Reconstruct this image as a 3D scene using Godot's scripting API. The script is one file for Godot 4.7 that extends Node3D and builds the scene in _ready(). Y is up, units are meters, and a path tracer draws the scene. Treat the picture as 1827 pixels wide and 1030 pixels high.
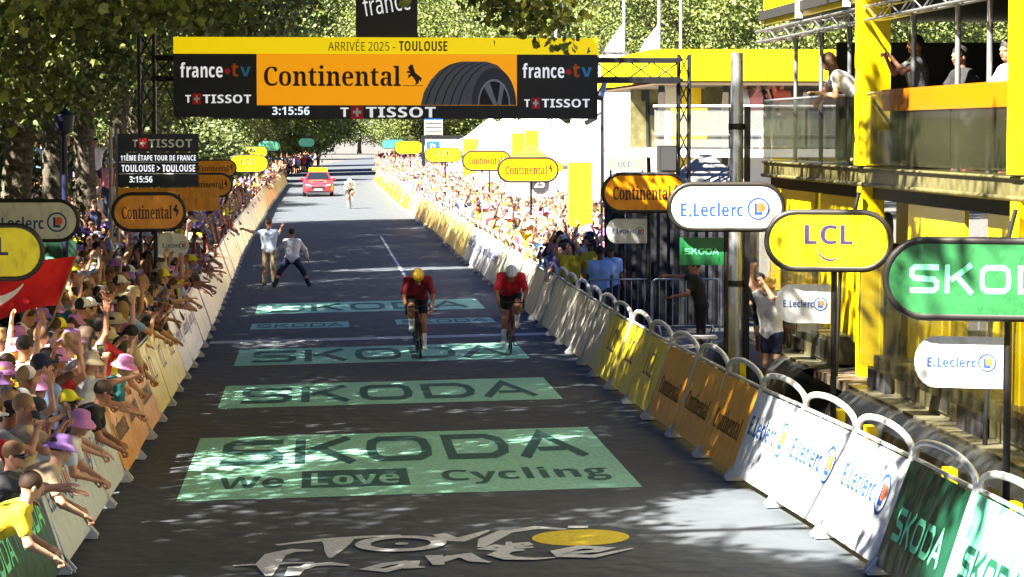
extends Node3D
# A cycling race finish on a tree-lined avenue. Units are metres; the road runs along -z, y is up.

var rng := RandomNumberGenerator.new()
var names := {}
var mats := {}
var texts := {}
var font_sans: SystemFont
var font_bold: SystemFont
var font_serif: SystemFont
var DOWN := Basis(Vector3(1, 0, 0), -PI / 2)      # turns an upright sheet face up on the ground

func _ready() -> void:
	rng.seed = 20250716
	set_camera_and_light()
	make_fonts()
	build_ground()
	build_road_paint()
	build_trees()
	build_gantry()
	build_near_stand()
	build_far_stand()
	build_service_area()
	build_barriers()
	build_signs()
	build_led_board()
	make_figures()
	build_far_end()
	build_riders()
	build_car()
	build_road_people()
	build_crowd()
	build_small_things()

func set_camera_and_light() -> void:
	var cam := Camera3D.new()
	cam.name = "camera"
	cam.fov = 13.3517
	cam.near = 0.5
	cam.far = 3000.0
	cam.position = Vector3(0, 4, 0)
	cam.rotation_degrees = Vector3(-3.615, -4.507, 0)
	add_child(cam)
	cam.current = true
	var env := Environment.new()
	env.background_mode = Environment.BG_SKY
	var sky := ProceduralSkyMaterial.new()
	sky.sky_top_color = Color(0.30, 0.49, 0.86)
	sky.sky_horizon_color = Color(0.76, 0.84, 0.95)
	sky.sky_curve = 0.12
	sky.ground_bottom_color = Color(0.3, 0.28, 0.25)
	sky.ground_horizon_color = Color(0.55, 0.55, 0.52)
	sky.sky_energy_multiplier = 0.36
	env.sky = Sky.new()
	env.sky.sky_material = sky
	env.tonemap_mode = Environment.TONE_MAPPER_LINEAR
	env.tonemap_exposure = 8.2
	env.sdfgi_enabled = true
	env.ssao_enabled = true
	env.ssil_enabled = true
	var we := WorldEnvironment.new()
	we.name = "world_environment"
	we.environment = env
	add_child(we)
	var sun := DirectionalLight3D.new()
	sun.name = "sun"
	sun.light_energy = 1.6
	sun.light_color = Color(1.0, 0.965, 0.90)
	sun.light_angular_distance = 0.7
	sun.shadow_enabled = true
	add_child(sun)
	sun.look_at_from_position(Vector3.ZERO, Vector3(0.55, -0.75, -0.36), Vector3.UP)

# ---------------------------------------------------------------- mesh building
class MB:
	var v := PackedVector3Array()
	var n := PackedVector3Array()
	func tri(a: Vector3, b: Vector3, c: Vector3, out: Vector3) -> void:
		var f := (c - a).cross(b - a)
		if f.dot(out) < 0.0:
			var t := b
			b = c
			c = t
			f = -f
		f = f.normalized()
		v.push_back(a); v.push_back(b); v.push_back(c)
		n.push_back(f); n.push_back(f); n.push_back(f)
	func tri_n(a: Vector3, b: Vector3, c: Vector3, na: Vector3, nb: Vector3, nc: Vector3) -> void:
		if (c - a).cross(b - a).dot(na + nb + nc) < 0.0:
			v.push_back(a); v.push_back(c); v.push_back(b)
			n.push_back(na); n.push_back(nc); n.push_back(nb)
		else:
			v.push_back(a); v.push_back(b); v.push_back(c)
			n.push_back(na); n.push_back(nb); n.push_back(nc)
	func quad(a: Vector3, b: Vector3, c: Vector3, d: Vector3, out: Vector3) -> void:
		tri(a, b, c, out)
		tri(a, c, d, out)
	func box(c: Vector3, s: Vector3, b := Basis()) -> void:
		var x := b.x * s.x / 2.0
		var y := b.y * s.y / 2.0
		var z := b.z * s.z / 2.0
		quad(c + x - y - z, c + x + y - z, c + x + y + z, c + x - y + z, x)
		quad(c - x - y - z, c - x + y - z, c - x + y + z, c - x - y + z, -x)
		quad(c - x + y - z, c + x + y - z, c + x + y + z, c - x + y + z, y)
		quad(c - x - y - z, c + x - y - z, c + x - y + z, c - x - y + z, -y)
		quad(c - x - y + z, c + x - y + z, c + x + y + z, c - x + y + z, z)
		quad(c - x - y - z, c + x - y - z, c + x + y - z, c - x + y - z, -z)
	# a box whose long edges are chamfered: an octagonal section along the axis b.y
	func bar(a: Vector3, b: Vector3, w: float, d: float, up := Vector3(0, 0, 1)) -> void:
		var ax := (b - a).normalized()
		var sx := ax.cross(up)
		if sx.length() < 0.01:
			sx = ax.cross(Vector3(1, 0, 0))
		sx = sx.normalized()
		var sz := sx.cross(ax).normalized()
		var bs := Basis(sx, ax, sz)
		box((a + b) / 2.0, Vector3(w, a.distance_to(b), d), bs)
	func tube(p: Array, r: Array, sides := 8, cap := true) -> void:
		var m := p.size()
		var rings := []
		var nrm := []
		var u := Vector3.ZERO
		for i in m:
			var pi: Vector3 = p[i]
			var t := Vector3.ZERO
			if i < m - 1:
				t += (Vector3(p[i + 1]) - pi).normalized()
			if i > 0:
				t += (pi - Vector3(p[i - 1])).normalized()
			t = t.normalized()
			if u == Vector3.ZERO:
				u = t.cross(Vector3(0.31, 0.2, 0.93)).normalized()
			u = (u - t * u.dot(t)).normalized()
			var w := t.cross(u)
			var ri: float = r[min(i, r.size() - 1)]
			var ring := PackedVector3Array()
			var nr := PackedVector3Array()
			for k in sides:
				var a := TAU * k / sides
				var d := u * cos(a) + w * sin(a)
				ring.push_back(pi + d * ri)
				nr.push_back(d)
			rings.push_back(ring)
			nrm.push_back(nr)
		for i in m - 1:
			for k in sides:
				var k2 := (k + 1) % sides
				tri_n(rings[i][k], rings[i + 1][k], rings[i + 1][k2], nrm[i][k], nrm[i + 1][k], nrm[i + 1][k2])
				tri_n(rings[i][k], rings[i + 1][k2], rings[i][k2], nrm[i][k], nrm[i + 1][k2], nrm[i][k2])
		if cap:
			for e in [0, m - 1]:
				var dirv: Vector3 = Vector3(p[0]) - Vector3(p[1]) if e == 0 else Vector3(p[m - 1]) - Vector3(p[m - 2])
				for k in sides:
					tri(p[e], rings[e][k], rings[e][(k + 1) % sides], dirv)
	func lathe(prof: Array, sides: int, t := Transform3D()) -> void:
		for i in prof.size() - 1:
			var a: Vector2 = prof[i]
			var b: Vector2 = prof[i + 1]
			var sl := Vector2(b.y - a.y, a.x - b.x).normalized()
			for k in sides:
				var u := TAU * k / sides
				var w := TAU * (k + 1) / sides
				var du := Vector3(cos(u), 0, sin(u))
				var dw := Vector3(cos(w), 0, sin(w))
				var nu: Vector3 = t.basis * (du * sl.x + Vector3(0, sl.y, 0))
				var nw: Vector3 = t.basis * (dw * sl.x + Vector3(0, sl.y, 0))
				var p1: Vector3 = t * (du * a.x + Vector3(0, a.y, 0))
				var p2: Vector3 = t * (du * b.x + Vector3(0, b.y, 0))
				var p3: Vector3 = t * (dw * b.x + Vector3(0, b.y, 0))
				var p4: Vector3 = t * (dw * a.x + Vector3(0, a.y, 0))
				tri_n(p1, p2, p3, nu.normalized(), nu.normalized(), nw.normalized())
				tri_n(p1, p3, p4, nu.normalized(), nw.normalized(), nw.normalized())
	# a polygon in the xy plane of t, from z0 to z1
	func prism(poly: PackedVector2Array, z0: float, z1: float, t := Transform3D()) -> void:
		var idx := Geometry2D.triangulate_polygon(poly)
		for i in range(0, idx.size(), 3):
			var a := poly[idx[i]]
			var b := poly[idx[i + 1]]
			var c := poly[idx[i + 2]]
			tri(t * Vector3(a.x, a.y, z1), t * Vector3(b.x, b.y, z1), t * Vector3(c.x, c.y, z1), t.basis.z)
			if z0 != z1:
				tri(t * Vector3(a.x, a.y, z0), t * Vector3(b.x, b.y, z0), t * Vector3(c.x, c.y, z0), -t.basis.z)
		if z0 == z1:
			return
		var cw := Geometry2D.is_polygon_clockwise(poly)
		for i in poly.size():
			var a := poly[i]
			var b := poly[(i + 1) % poly.size()]
			var o := Vector2(b.y - a.y, a.x - b.x) * (-1.0 if cw else 1.0)
			quad(t * Vector3(a.x, a.y, z0), t * Vector3(b.x, b.y, z0), t * Vector3(b.x, b.y, z1), t * Vector3(a.x, a.y, z1), t.basis * Vector3(o.x, o.y, 0))
	# a flat stroke of given widths along points in the xy plane of t
	func stroke(p: Array, w: Array, t := Transform3D(), closed := false, z := 0.0) -> void:
		var m := p.size()
		var l := []
		var r := []
		for i in m:
			var a: Vector2 = p[(i - 1 + m) % m] if (i > 0 or closed) else p[i]
			var b: Vector2 = p[(i + 1) % m] if (i < m - 1 or closed) else p[i]
			var c: Vector2 = p[i]
			var d1 := (c - a).normalized() if c != a else (b - c).normalized()
			var d2 := (b - c).normalized() if c != b else d1
			var nn := (Vector2(-d1.y, d1.x) + Vector2(-d2.y, d2.x)).normalized()
			var k: float = 1.0 / max(0.55, nn.dot(Vector2(-d1.y, d1.x)))
			var wi: float = w[min(i, w.size() - 1)]
			l.push_back(c + nn * wi * 0.5 * k)
			r.push_back(c - nn * wi * 0.5 * k)
		for i in (m if closed else m - 1):
			var j := (i + 1) % m
			quad(t * Vector3(l[i].x, l[i].y, z), t * Vector3(l[j].x, l[j].y, z), t * Vector3(r[j].x, r[j].y, z), t * Vector3(r[i].x, r[i].y, z), t.basis.z)
	func add(o: MB, t := Transform3D()) -> void:
		var turned := t.basis.determinant() < 0.0
		for i in o.v.size():
			var k := i
			if turned and i % 3 > 0:
				k = i + 1 if i % 3 == 1 else i - 1
			v.push_back(t * o.v[k])
			n.push_back((t.basis * o.n[k]).normalized())
	func mesh() -> ArrayMesh:
		var a := []
		a.resize(Mesh.ARRAY_MAX)
		a[Mesh.ARRAY_VERTEX] = v
		a[Mesh.ARRAY_NORMAL] = n
		var m := ArrayMesh.new()
		m.add_surface_from_arrays(Mesh.PRIMITIVE_TRIANGLES, a)
		return m

func numbered(called: String) -> String:
	var k: int = names.get(called, 0)
	names[called] = k + 1
	return called if k == 0 else "%s_%03d" % [called, k]

func tag(o: Node3D, label: String, category: String, group := "") -> void:
	o.set_meta("label", label)
	o.set_meta("category", category)
	if group != "":
		o.set_meta("group", group)

func thing(called: String, label: String, category: String, at := Vector3.ZERO, turn := 0.0, group := "") -> Node3D:
	var o := Node3D.new()
	o.name = numbered(called)
	add_child(o)
	o.position = at
	o.rotation.y = turn
	tag(o, label, category, group)
	return o

func part(parent: Node3D, called: String, m: Variant, material: Material, at := Transform3D()) -> MeshInstance3D:
	var o := MeshInstance3D.new()
	o.name = called if parent != self else numbered(called)
	o.mesh = m.mesh() if m is MB else m
	o.material_override = material
	o.transform = at
	parent.add_child(o, true)
	return o

func structure(called: String, m: Variant, material: Material) -> MeshInstance3D:
	var o := part(self, called, m, material)
	o.set_meta("kind", "structure")
	return o

func at(x: float, y: float, z: float, turn := 0.0, tilt := 0.0) -> Transform3D:
	return Transform3D(Basis(Vector3.UP, turn) * Basis(Vector3.RIGHT, tilt), Vector3(x, y, z))

# height of the cambered road and the pavements beside it
func gy(x: float) -> float:
	return 0.02 * (clampf(x, -3.0, 6.0) - 1.2)

func on(x: float, z: float) -> Vector3:
	return Vector3(x, gy(x - bend(-z)), z)

# the avenue bends gently past 170 m
func bend(d: float) -> float:
	return 0.00018 * maxf(0.0, d - 170.0) ** 2

# ---------------------------------------------------------------- materials
func mat(key: String, c: Color, rough := 0.6, metal := 0.0) -> StandardMaterial3D:
	if mats.has(key):
		return mats[key]
	var m := StandardMaterial3D.new()
	m.resource_name = key
	m.albedo_color = c
	m.roughness = rough
	m.metallic = metal
	mats[key] = m
	return m

func rgb8(r: int, g: int, b: int) -> Color:
	return Color(r / 255.0, g / 255.0, b / 255.0)

func noise_tex(seed_: int, freq: float, ramp: Array, size := 512, as_normal := false, bump := 4.0) -> NoiseTexture2D:
	var f := FastNoiseLite.new()
	f.seed = seed_
	f.frequency = freq
	f.noise_type = FastNoiseLite.TYPE_SIMPLEX_SMOOTH
	f.fractal_octaves = 5
	var t := NoiseTexture2D.new()
	t.width = size
	t.height = size
	t.seamless = true
	t.noise = f
	t.as_normal_map = as_normal
	if as_normal:
		t.bump_strength = bump
	else:
		var g := Gradient.new()
		var offs := PackedFloat32Array()
		var cols := PackedColorArray()
		for i in ramp.size():
			offs.push_back(float(i) / (ramp.size() - 1))
			cols.push_back(ramp[i])
		g.offsets = offs
		g.colors = cols
		t.color_ramp = g
	return t

func noisy(key: String, base: Color, spread: float, scale_: float, rough: float, freq := 0.012, bump := 0.0) -> StandardMaterial3D:
	if mats.has(key):
		return mats[key]
	var m := mat(key, Color.WHITE, rough)
	m.albedo_texture = noise_tex(hash(key) % 1000, freq, [base.darkened(spread), base, base.lightened(spread * 0.6)])
	m.uv1_triplanar = true
	m.uv1_world_triplanar = true
	m.uv1_scale = Vector3.ONE * scale_
	if bump > 0.0:
		m.normal_enabled = true
		m.normal_texture = noise_tex(hash(key) % 1000 + 7, 0.06, [], 512, true, bump)
	return m

func glass(key: String, c: Color, alpha: float) -> StandardMaterial3D:
	var m := mat(key, Color(c.r, c.g, c.b, alpha), 0.08)
	m.transparency = BaseMaterial3D.TRANSPARENCY_ALPHA
	return m

func cloth(key: String, c: Color) -> StandardMaterial3D:
	if mats.has(key):
		return mats[key]
	var m := mat(key, c, 0.85)
	m.rim_enabled = true
	m.rim = 0.25
	m.rim_tint = 0.6
	if not texts.has("creases"):
		texts["creases"] = noise_tex(33, 0.012, [], 256, true, 7.0)
	m.normal_enabled = true
	m.normal_texture = texts["creases"]
	m.normal_scale = 0.8
	m.uv1_triplanar = true
	m.uv1_scale = Vector3(2.2, 1.4, 2.2)
	return m

# ---------------------------------------------------------------- lettering
func make_fonts() -> void:
	font_sans = SystemFont.new()
	font_sans.font_names = PackedStringArray(["Droid Sans"])
	font_bold = SystemFont.new()
	font_bold.font_names = PackedStringArray(["Droid Sans"])
	font_bold.font_weight = 700
	font_serif = SystemFont.new()
	font_serif.font_names = PackedStringArray(["Droid Serif"])
	font_serif.font_weight = 700

# text scaled to fill w by h, centred on the transform t, facing t's +z
func lettering(parent: Node3D, s: String, f: Font, w: float, h: float, material: Material, t: Transform3D) -> MeshInstance3D:
	var key := s + str(f.get_instance_id())
	if not texts.has(key):
		var tm := TextMesh.new()
		tm.text = s
		tm.font = f
		tm.font_size = 48
		tm.pixel_size = 0.01
		tm.depth = 0.0
		tm.curve_step = 2.0
		texts[key] = tm
	var m: TextMesh = texts[key]
	var bb := m.get_aabb()
	var sc := Vector3(w / maxf(bb.size.x, 0.01), h / maxf(bb.size.y, 0.01), 1.0)
	var c := bb.get_center()
	var o := part(parent, "lettering", m, material)
	o.transform = t * Transform3D(Basis.from_scale(sc), Vector3(-c.x * sc.x, -c.y * sc.y, 0))
	return o

# the angular five-letter wordmark drawn as strokes, w wide and h high
func wordmark(parent: Node3D, w: float, h: float, material: Material, t: Transform3D, skip := 0) -> MeshInstance3D:
	var key := "wordmark%d" % skip
	if not texts.has(key):
		var b := MB.new()
		var k := [0.2]
		var x := 0.0
		for i in range(skip, 5):
			var q := Transform3D(Basis(), Vector3(x, 0, 0))
			if i == 0:
				b.stroke([Vector2(1.2, 0.9), Vector2(0.22, 0.9), Vector2(0.1, 0.8), Vector2(0.1, 0.62), Vector2(0.22, 0.52), Vector2(1.0, 0.48), Vector2(1.12, 0.38), Vector2(1.12, 0.2), Vector2(1.0, 0.1), Vector2(0.02, 0.1)], k, q)
				x += 1.45
			elif i == 1:
				b.stroke([Vector2(0.1, 0), Vector2(0.1, 1)], k, q)
				b.stroke([Vector2(1.08, 1), Vector2(0.24, 0.46)], k, q, false, 0.0005)
				b.stroke([Vector2(0.5, 0.58), Vector2(1.12, 0.0)], k, q, false, 0.001)
				x += 1.4
			elif i == 2:
				b.stroke([Vector2(0.3, 0.1), Vector2(1.0, 0.1), Vector2(1.16, 0.22), Vector2(1.2, 0.5), Vector2(1.16, 0.78), Vector2(1.0, 0.9), Vector2(0.3, 0.9), Vector2(0.14, 0.78), Vector2(0.1, 0.5), Vector2(0.14, 0.22)], k, q, true)
				x += 1.55
			elif i == 3:
				b.stroke([Vector2(0.1, 0.1), Vector2(0.9, 0.1), Vector2(1.12, 0.25), Vector2(1.18, 0.5), Vector2(1.12, 0.75), Vector2(0.9, 0.9), Vector2(0.1, 0.9)], k, q, true)
				x += 1.4
			else:
				b.stroke([Vector2(0.08, 0), Vector2(0.66, 0.93), Vector2(1.24, 0)], k, q)
				b.stroke([Vector2(0.42, 0.3), Vector2(0.95, 0.3)], [0.16], q, false, 0.0005)
				x += 1.32
		texts[key] = [b.mesh(), x]
	var o := part(parent, "lettering", texts[key][0], material)
	var wide: float = texts[key][1]
	o.transform = t * Transform3D(Basis.from_scale(Vector3(w / wide, h, 1)), Vector3(-w / 2, -h / 2, 0))
	return o

# square-cross watchmaker mark with its six-letter name, centred on t, total size w by h
func watch_mark(parent: Node3D, w: float, h: float, t: Transform3D, ink: Material) -> void:
	var red := mat("watch red", rgb8(225, 15, 40), 0.5)
	var white := mat("print white", rgb8(240, 240, 240), 0.5)
	lettering(parent, "T", font_bold, w * 0.085, h * 0.7, ink, t * at(-w * 0.45, 0, 0.002))
	var b := MB.new()
	b.prism(PackedVector2Array([Vector2(-0.5, -0.5), Vector2(0.5, -0.5), Vector2(0.5, 0.5), Vector2(-0.5, 0.5)]), 0, 0)
	part(parent, "emblem_field", b, red, t * Transform3D(Basis.from_scale(Vector3(w * 0.13, h, 1)), Vector3(-w * 0.32, 0, 0.002)))
	b = MB.new()
	b.stroke([Vector2(-0.32, 0), Vector2(0.32, 0)], [0.2])
	b.stroke([Vector2(0, -0.32), Vector2(0, 0.32)], [0.2], Transform3D(), false, 0.001)
	part(parent, "emblem_cross", b, white, t * Transform3D(Basis.from_scale(Vector3(w * 0.13, h, 1)), Vector3(-w * 0.32, 0, 0.004)))
	lettering(parent, "TISSOT", font_bold, w * 0.72, h * 0.78, ink, t * at(w * 0.13, 0, 0.002))

func stadium(w: float, h: float, seg := 10) -> PackedVector2Array:
	var p := PackedVector2Array()
	var r := h / 2.0
	for s in [1, -1]:
		for i in seg + 1:
			var a := -PI / 2 + PI * i / seg
			p.push_back(Vector2(s * (w / 2 - r) + s * cos(a) * r, s * sin(a) * r))
	return p

func circle(r: float, seg := 24, c := Vector2.ZERO, squash := 1.0) -> PackedVector2Array:
	var p := PackedVector2Array()
	for i in seg:
		p.push_back(c + Vector2(cos(TAU * i / seg) * r, sin(TAU * i / seg) * r * squash))
	return p

# ---------------------------------------------------------------- ground, road and paint
func build_ground() -> void:
	var paving := noisy("paving", Color(0.31, 0.305, 0.30), 0.22, 0.35, 0.9, 0.02, 3.0)
	var asphalt := mat("asphalt", Color.WHITE, 0.82)
	asphalt.albedo_texture = noise_tex(3, 0.02, [Color(0.228, 0.254, 0.286), Color(0.256, 0.281, 0.313), Color(0.268, 0.293, 0.323), Color(0.295, 0.315, 0.338)], 1024)
	asphalt.uv1_triplanar = true
	asphalt.uv1_world_triplanar = true
	asphalt.uv1_scale = Vector3.ONE * 0.05
	asphalt.detail_enabled = true
	asphalt.detail_blend_mode = BaseMaterial3D.BLEND_MODE_MUL
	asphalt.detail_albedo = noise_tex(9, 0.11, [Color(0.9, 0.9, 0.9), Color(0.97, 0.97, 0.97), Color(0.98, 0.98, 0.98), Color(1, 1, 1)], 1024)
	asphalt.detail_uv_layer = BaseMaterial3D.DETAIL_UV_2
	asphalt.uv2_triplanar = true
	asphalt.uv2_world_triplanar = true
	asphalt.uv2_scale = Vector3.ONE * 2.5
	asphalt.normal_enabled = true
	asphalt.normal_texture = noise_tex(5, 0.09, [], 512, true, 5.0)
	asphalt.normal_scale = 0.12
	var zs := [60.0, 0.0]
	for i in range(1, 70):
		zs.push_back(-10.0 * i)
	zs.push_back(-2500.0)
	var g := MB.new()
	var r := MB.new()
	for i in zs.size() - 1:
		var z0: float = zs[i]
		var z1: float = zs[i + 1]
		var b0 := bend(-z0) if z0 > -700.0 else bend(700.0)
		var b1 := bend(-z1) if z1 > -700.0 else bend(700.0)
		var xs := [-1500.0, -3.0, 6.0, 1500.0]
		for k in 3:
			var xa: float = xs[k]
			var xb: float = xs[k + 1]
			var o := -0.012
			g.quad(Vector3(xa + b0, gy(xa) + o, z0), Vector3(xb + b0, gy(xb) + o, z0), Vector3(xb + b1, gy(xb) + o, z1), Vector3(xa + b1, gy(xa) + o, z1), Vector3.UP)
		if z1 > -700.0:
			r.quad(Vector3(-3 + b0, gy(-3), z0), Vector3(6 + b0, gy(6), z0), Vector3(6 + b1, gy(6), z1), Vector3(-3 + b1, gy(-3), z1), Vector3.UP)
	structure("ground", g, paving)
	structure("road", r, asphalt)

func road_plane(x: float, z: float, lift: float) -> Transform3D:
	var u := Vector3(1, 0.02, 0).normalized()
	var n := Vector3(-0.02, 1, 0).normalized()
	return Transform3D(Basis(u, Vector3(0, 0, -1), n), Vector3(x, gy(x), z) + n * lift)

func paint_rect(parent: Node3D, called: String, x0: float, x1: float, z0: float, z1: float, m: Material, lift := 0.004) -> void:
	var b := MB.new()
	var u := Vector3(0, lift, 0)
	b.quad(on(x0, z0) + u, on(x1, z0) + u, on(x1, z1) + u, on(x0, z1) + u, Vector3.UP)
	part(parent, called, b, m)

func build_road_paint() -> void:
	var mint := noisy("mint road paint", rgb8(142, 206, 184), 0.22, 0.8, 0.7, 0.03)
	var dark := noisy("dark green road paint", rgb8(40, 90, 86), 0.25, 0.8, 0.75, 0.03)
	var white := noisy("white road paint", rgb8(205, 208, 212), 0.2, 0.9, 0.7, 0.03)
	var yellow := noisy("yellow road paint", rgb8(225, 200, 20), 0.2, 0.9, 0.7, 0.03)
	var t := thing("road_advert", "large mint painted rectangle with wordmark and slogan, nearest of the road adverts", "road marking", Vector3.ZERO, 0, "mint adverts painted on the road")
	paint_rect(t, "paint_field", -1.57, 3.6, -27.15, -32.8, mint)
	wordmark(t, 4.55, 2.45, dark, road_plane(1.05, -31.15, 0.008))
	lettering(t, "We", font_bold, 0.75, 0.95, dark, road_plane(-0.78, -28.45, 0.008))
	paint_rect(t, "slogan_box", -0.2, 1.04, -27.85, -29.25, dark, 0.007)
	lettering(t, "Love", font_bold, 1.02, 1.0, mint, road_plane(0.42, -28.52, 0.011))
	lettering(t, "Cycling", font_bold, 1.95, 1.25, dark, road_plane(2.4, -28.4, 0.008))
	var spec := [[-1.48, 3.62, -36.3, -39.57, 4.5, 2.2, "mint painted rectangle with wordmark just beyond the large slogan advert"], [-1.47, 3.7, -42.95, -46.2, 4.6, 2.3, "mint painted rectangle with wordmark under the two sprinters' front wheels"], [-1.41, 3.75, -55.2, -58.55, 4.5, 2.2, "mint painted rectangle with wordmark, farthest of the large ones"], [-1.4, 0.64, -50.9, -52.45, 1.8, 0.95, "short narrow mint strip with wordmark beside the cream barriers, before the finish line"], [1.63, 3.69, -51.2, -52.6, 1.8, 0.85, "short narrow mint strip with wordmark behind the helmets' riders, before the finish line"]]
	for s in spec:
		var o := thing("road_advert", s[6], "road marking", Vector3.ZERO, 0, "mint adverts painted on the road")
		paint_rect(o, "paint_field", s[0], s[1], s[2], s[3], mint)
		wordmark(o, s[4], s[5], dark, road_plane((s[0] + s[1]) / 2, (s[2] + s[3]) / 2, 0.008))
	var f := thing("finish_line", "white finish line painted across the whole road between the barriers", "road marking")
	paint_rect(f, "white_band", -2.1, 4.56, -47.72, -48.26, white)
	paint_rect(f, "black_line", -2.1, 4.56, -47.95, -47.99, mat("black line", Color(0.05, 0.05, 0.05), 0.8), 0.008)
	f = thing("lane_line", "thin white lane line running up the road towards the car", "road marking")
	paint_rect(f, "line", 2.37, 2.45, -60.5, -95.0, white, 0.005)
	# brush-lettered race emblem
	var e := thing("race_emblem", "white brush-lettered race name with yellow disc painted on the near road", "road marking")
	var P := func(a: Array) -> Array:
		var o := []
		for i in range(0, a.size(), 2):
			o.push_back(Vector2(a[i], a[i + 1]))
		return o
	var L := [
		[[-0.42, 24.03, 0.05, 24.25, 0.45, 24.34, 0.81, 24.38], [0.05, 0.12, 0.1, 0.03], false],
		[[0.18, 24.27, 0.17, 23.95, 0.13, 23.55, 0.1, 23.2], [0.26, 0.2, 0.12, 0.02], false],
		[[1.19, 24.36, 1.28, 24.02, 1.38, 23.98, 1.52, 24.2, 1.7, 24.5], [0.1, 0.16, 0.14, 0.1, 0.03], false],
		[[1.55, 23.5, 1.66, 23.95, 1.85, 24.36, 2.18, 24.56, 2.47, 24.4], [0.05, 0.16, 0.13, 0.13, 0.05], false],
		[[2.5, 24.53, 2.7, 24.5], [0.12, 0.1], false],
		[[1.58, 23.4, 1.72, 23.32, 1.8, 23.46, 1.7, 23.55], [0.08], true], [[1.82, 23.3, 1.84, 23.75], [0.07, 0.04], false],
		[[1.9, 23.45, 2.02, 23.55, 2.0, 23.65, 1.9, 23.62, 1.92, 23.38, 2.05, 23.4], [0.06], false],
		[[-0.8, 22.92, -0.41, 22.96, -0.05, 22.95], [0.03, 0.1, 0.03], false],
		[[-0.06, 23.6, -0.25, 23.66, -0.42, 23.45, -0.48, 22.96, -0.46, 22.3], [0.05, 0.12, 0.16, 0.18, 0.04], false],
		[[-0.25, 22.28, -0.2, 22.75], [0.1, 0.14], false], [[-0.2, 22.55, -0.08, 22.8, 0.1, 22.84, 0.27, 22.72], [0.05, 0.12, 0.12, 0.03], false],
		[[0.84, 22.82, 0.62, 22.72, 0.45, 22.5, 0.6, 22.38, 0.78, 22.6, 0.86, 22.82], [0.1], false], [[0.86, 22.84, 0.84, 22.5, 0.97, 22.48], [0.12, 0.1, 0.03], false],
		[[1.08, 23.1, 1.1, 22.58], [0.13, 0.08], false], [[1.1, 22.7, 1.25, 22.98, 1.38, 23.04, 1.45, 22.75, 1.58, 22.62], [0.06, 0.12, 0.13, 0.12, 0.03], false],
		[[1.95, 23.24, 1.78, 23.22, 1.68, 23.02, 1.78, 22.8, 2.0, 22.72, 2.2, 22.76], [0.06, 0.12, 0.14, 0.13, 0.08, 0.03], false],
		[[2.28, 22.95, 2.6, 23.02, 2.72, 23.16, 2.5, 23.28, 2.28, 23.08, 2.3, 22.84, 2.55, 22.74, 2.98, 23.12], [0.08, 0.1, 0.1, 0.12, 0.14, 0.14, 0.1, 0.02], false]]
	var lift := 0.006
	var base := Transform3D(Basis(Vector3(1, 0.02, 0), Vector3(0, 0, -1), Vector3(-0.02, 1, 0)), Vector3(0, gy(0.0), 0))
	for s in L:
		var b := MB.new()
		b.stroke(P.call(s[0]), s[1].map(func(w): return w * 1.25 + 0.01), base, s[2], lift)
		lift += 0.0006
		part(e, "brush_stroke", b, white)
	for s in [[0.79, 23.82, 0.37, 0.15], [0.8, 23.8, 0.02, 0.09]]:
		var b := MB.new()
		var ring := []
		for i in 28:
			ring.push_back(Vector2(s[0] + cos(TAU * i / 28) * s[2], s[1] + sin(TAU * i / 28) * s[2] * 1.05))
		b.stroke(ring, [s[3]], base, true, lift)
		lift += 0.0006
		part(e, "wheel_ring", b, white)
	var d := MB.new()
	d.prism(circle(0.48, 36, Vector2(2.56, 23.9)), 0.004, 0.004, base)
	part(e, "yellow_disc", d, yellow)

# ---------------------------------------------------------------- trees
var leaf_mesh: ArrayMesh
func make_leaf_mesh(leaves: int, spread: float, size: float) -> ArrayMesh:
	var b := MB.new()
	var r := RandomNumberGenerator.new()
	r.seed = 77
	for i in leaves:
		var c := Vector3(r.randf_range(-1, 1), r.randf_range(-0.8, 0.8), r.randf_range(-1, 1)) * spread
		var q := Basis.from_euler(Vector3(r.randf_range(-1.1, 1.1), r.randf_range(0, TAU), r.randf_range(-1.1, 1.1)))
		var s := size * r.randf_range(0.7, 1.25)
		# a lobed plane-tree leaf folded along its midrib
		var pts := [Vector3(0, 0, 0), Vector3(0.42, 0.08, 0.12), Vector3(0.5, 0.1, 0.55), Vector3(0.22, 0.04, 0.62), Vector3(0, -0.06, 1.0), Vector3(-0.22, 0.04, 0.62), Vector3(-0.5, 0.1, 0.55), Vector3(-0.42, 0.08, 0.12)]
		for k in range(1, 7):
			b.tri(c + q * (pts[0] * s), c + q * (pts[k] * s), c + q * (pts[k + 1] * s), q.y)
	return b.mesh()

func leaf_mat(key: String, c: Color, back: Color) -> StandardMaterial3D:
	if mats.has(key):
		return mats[key]
	var m := mat(key, c, 0.55)
	m.backlight_enabled = true
	m.backlight = back
	m.vertex_color_use_as_albedo = true
	return m

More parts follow.
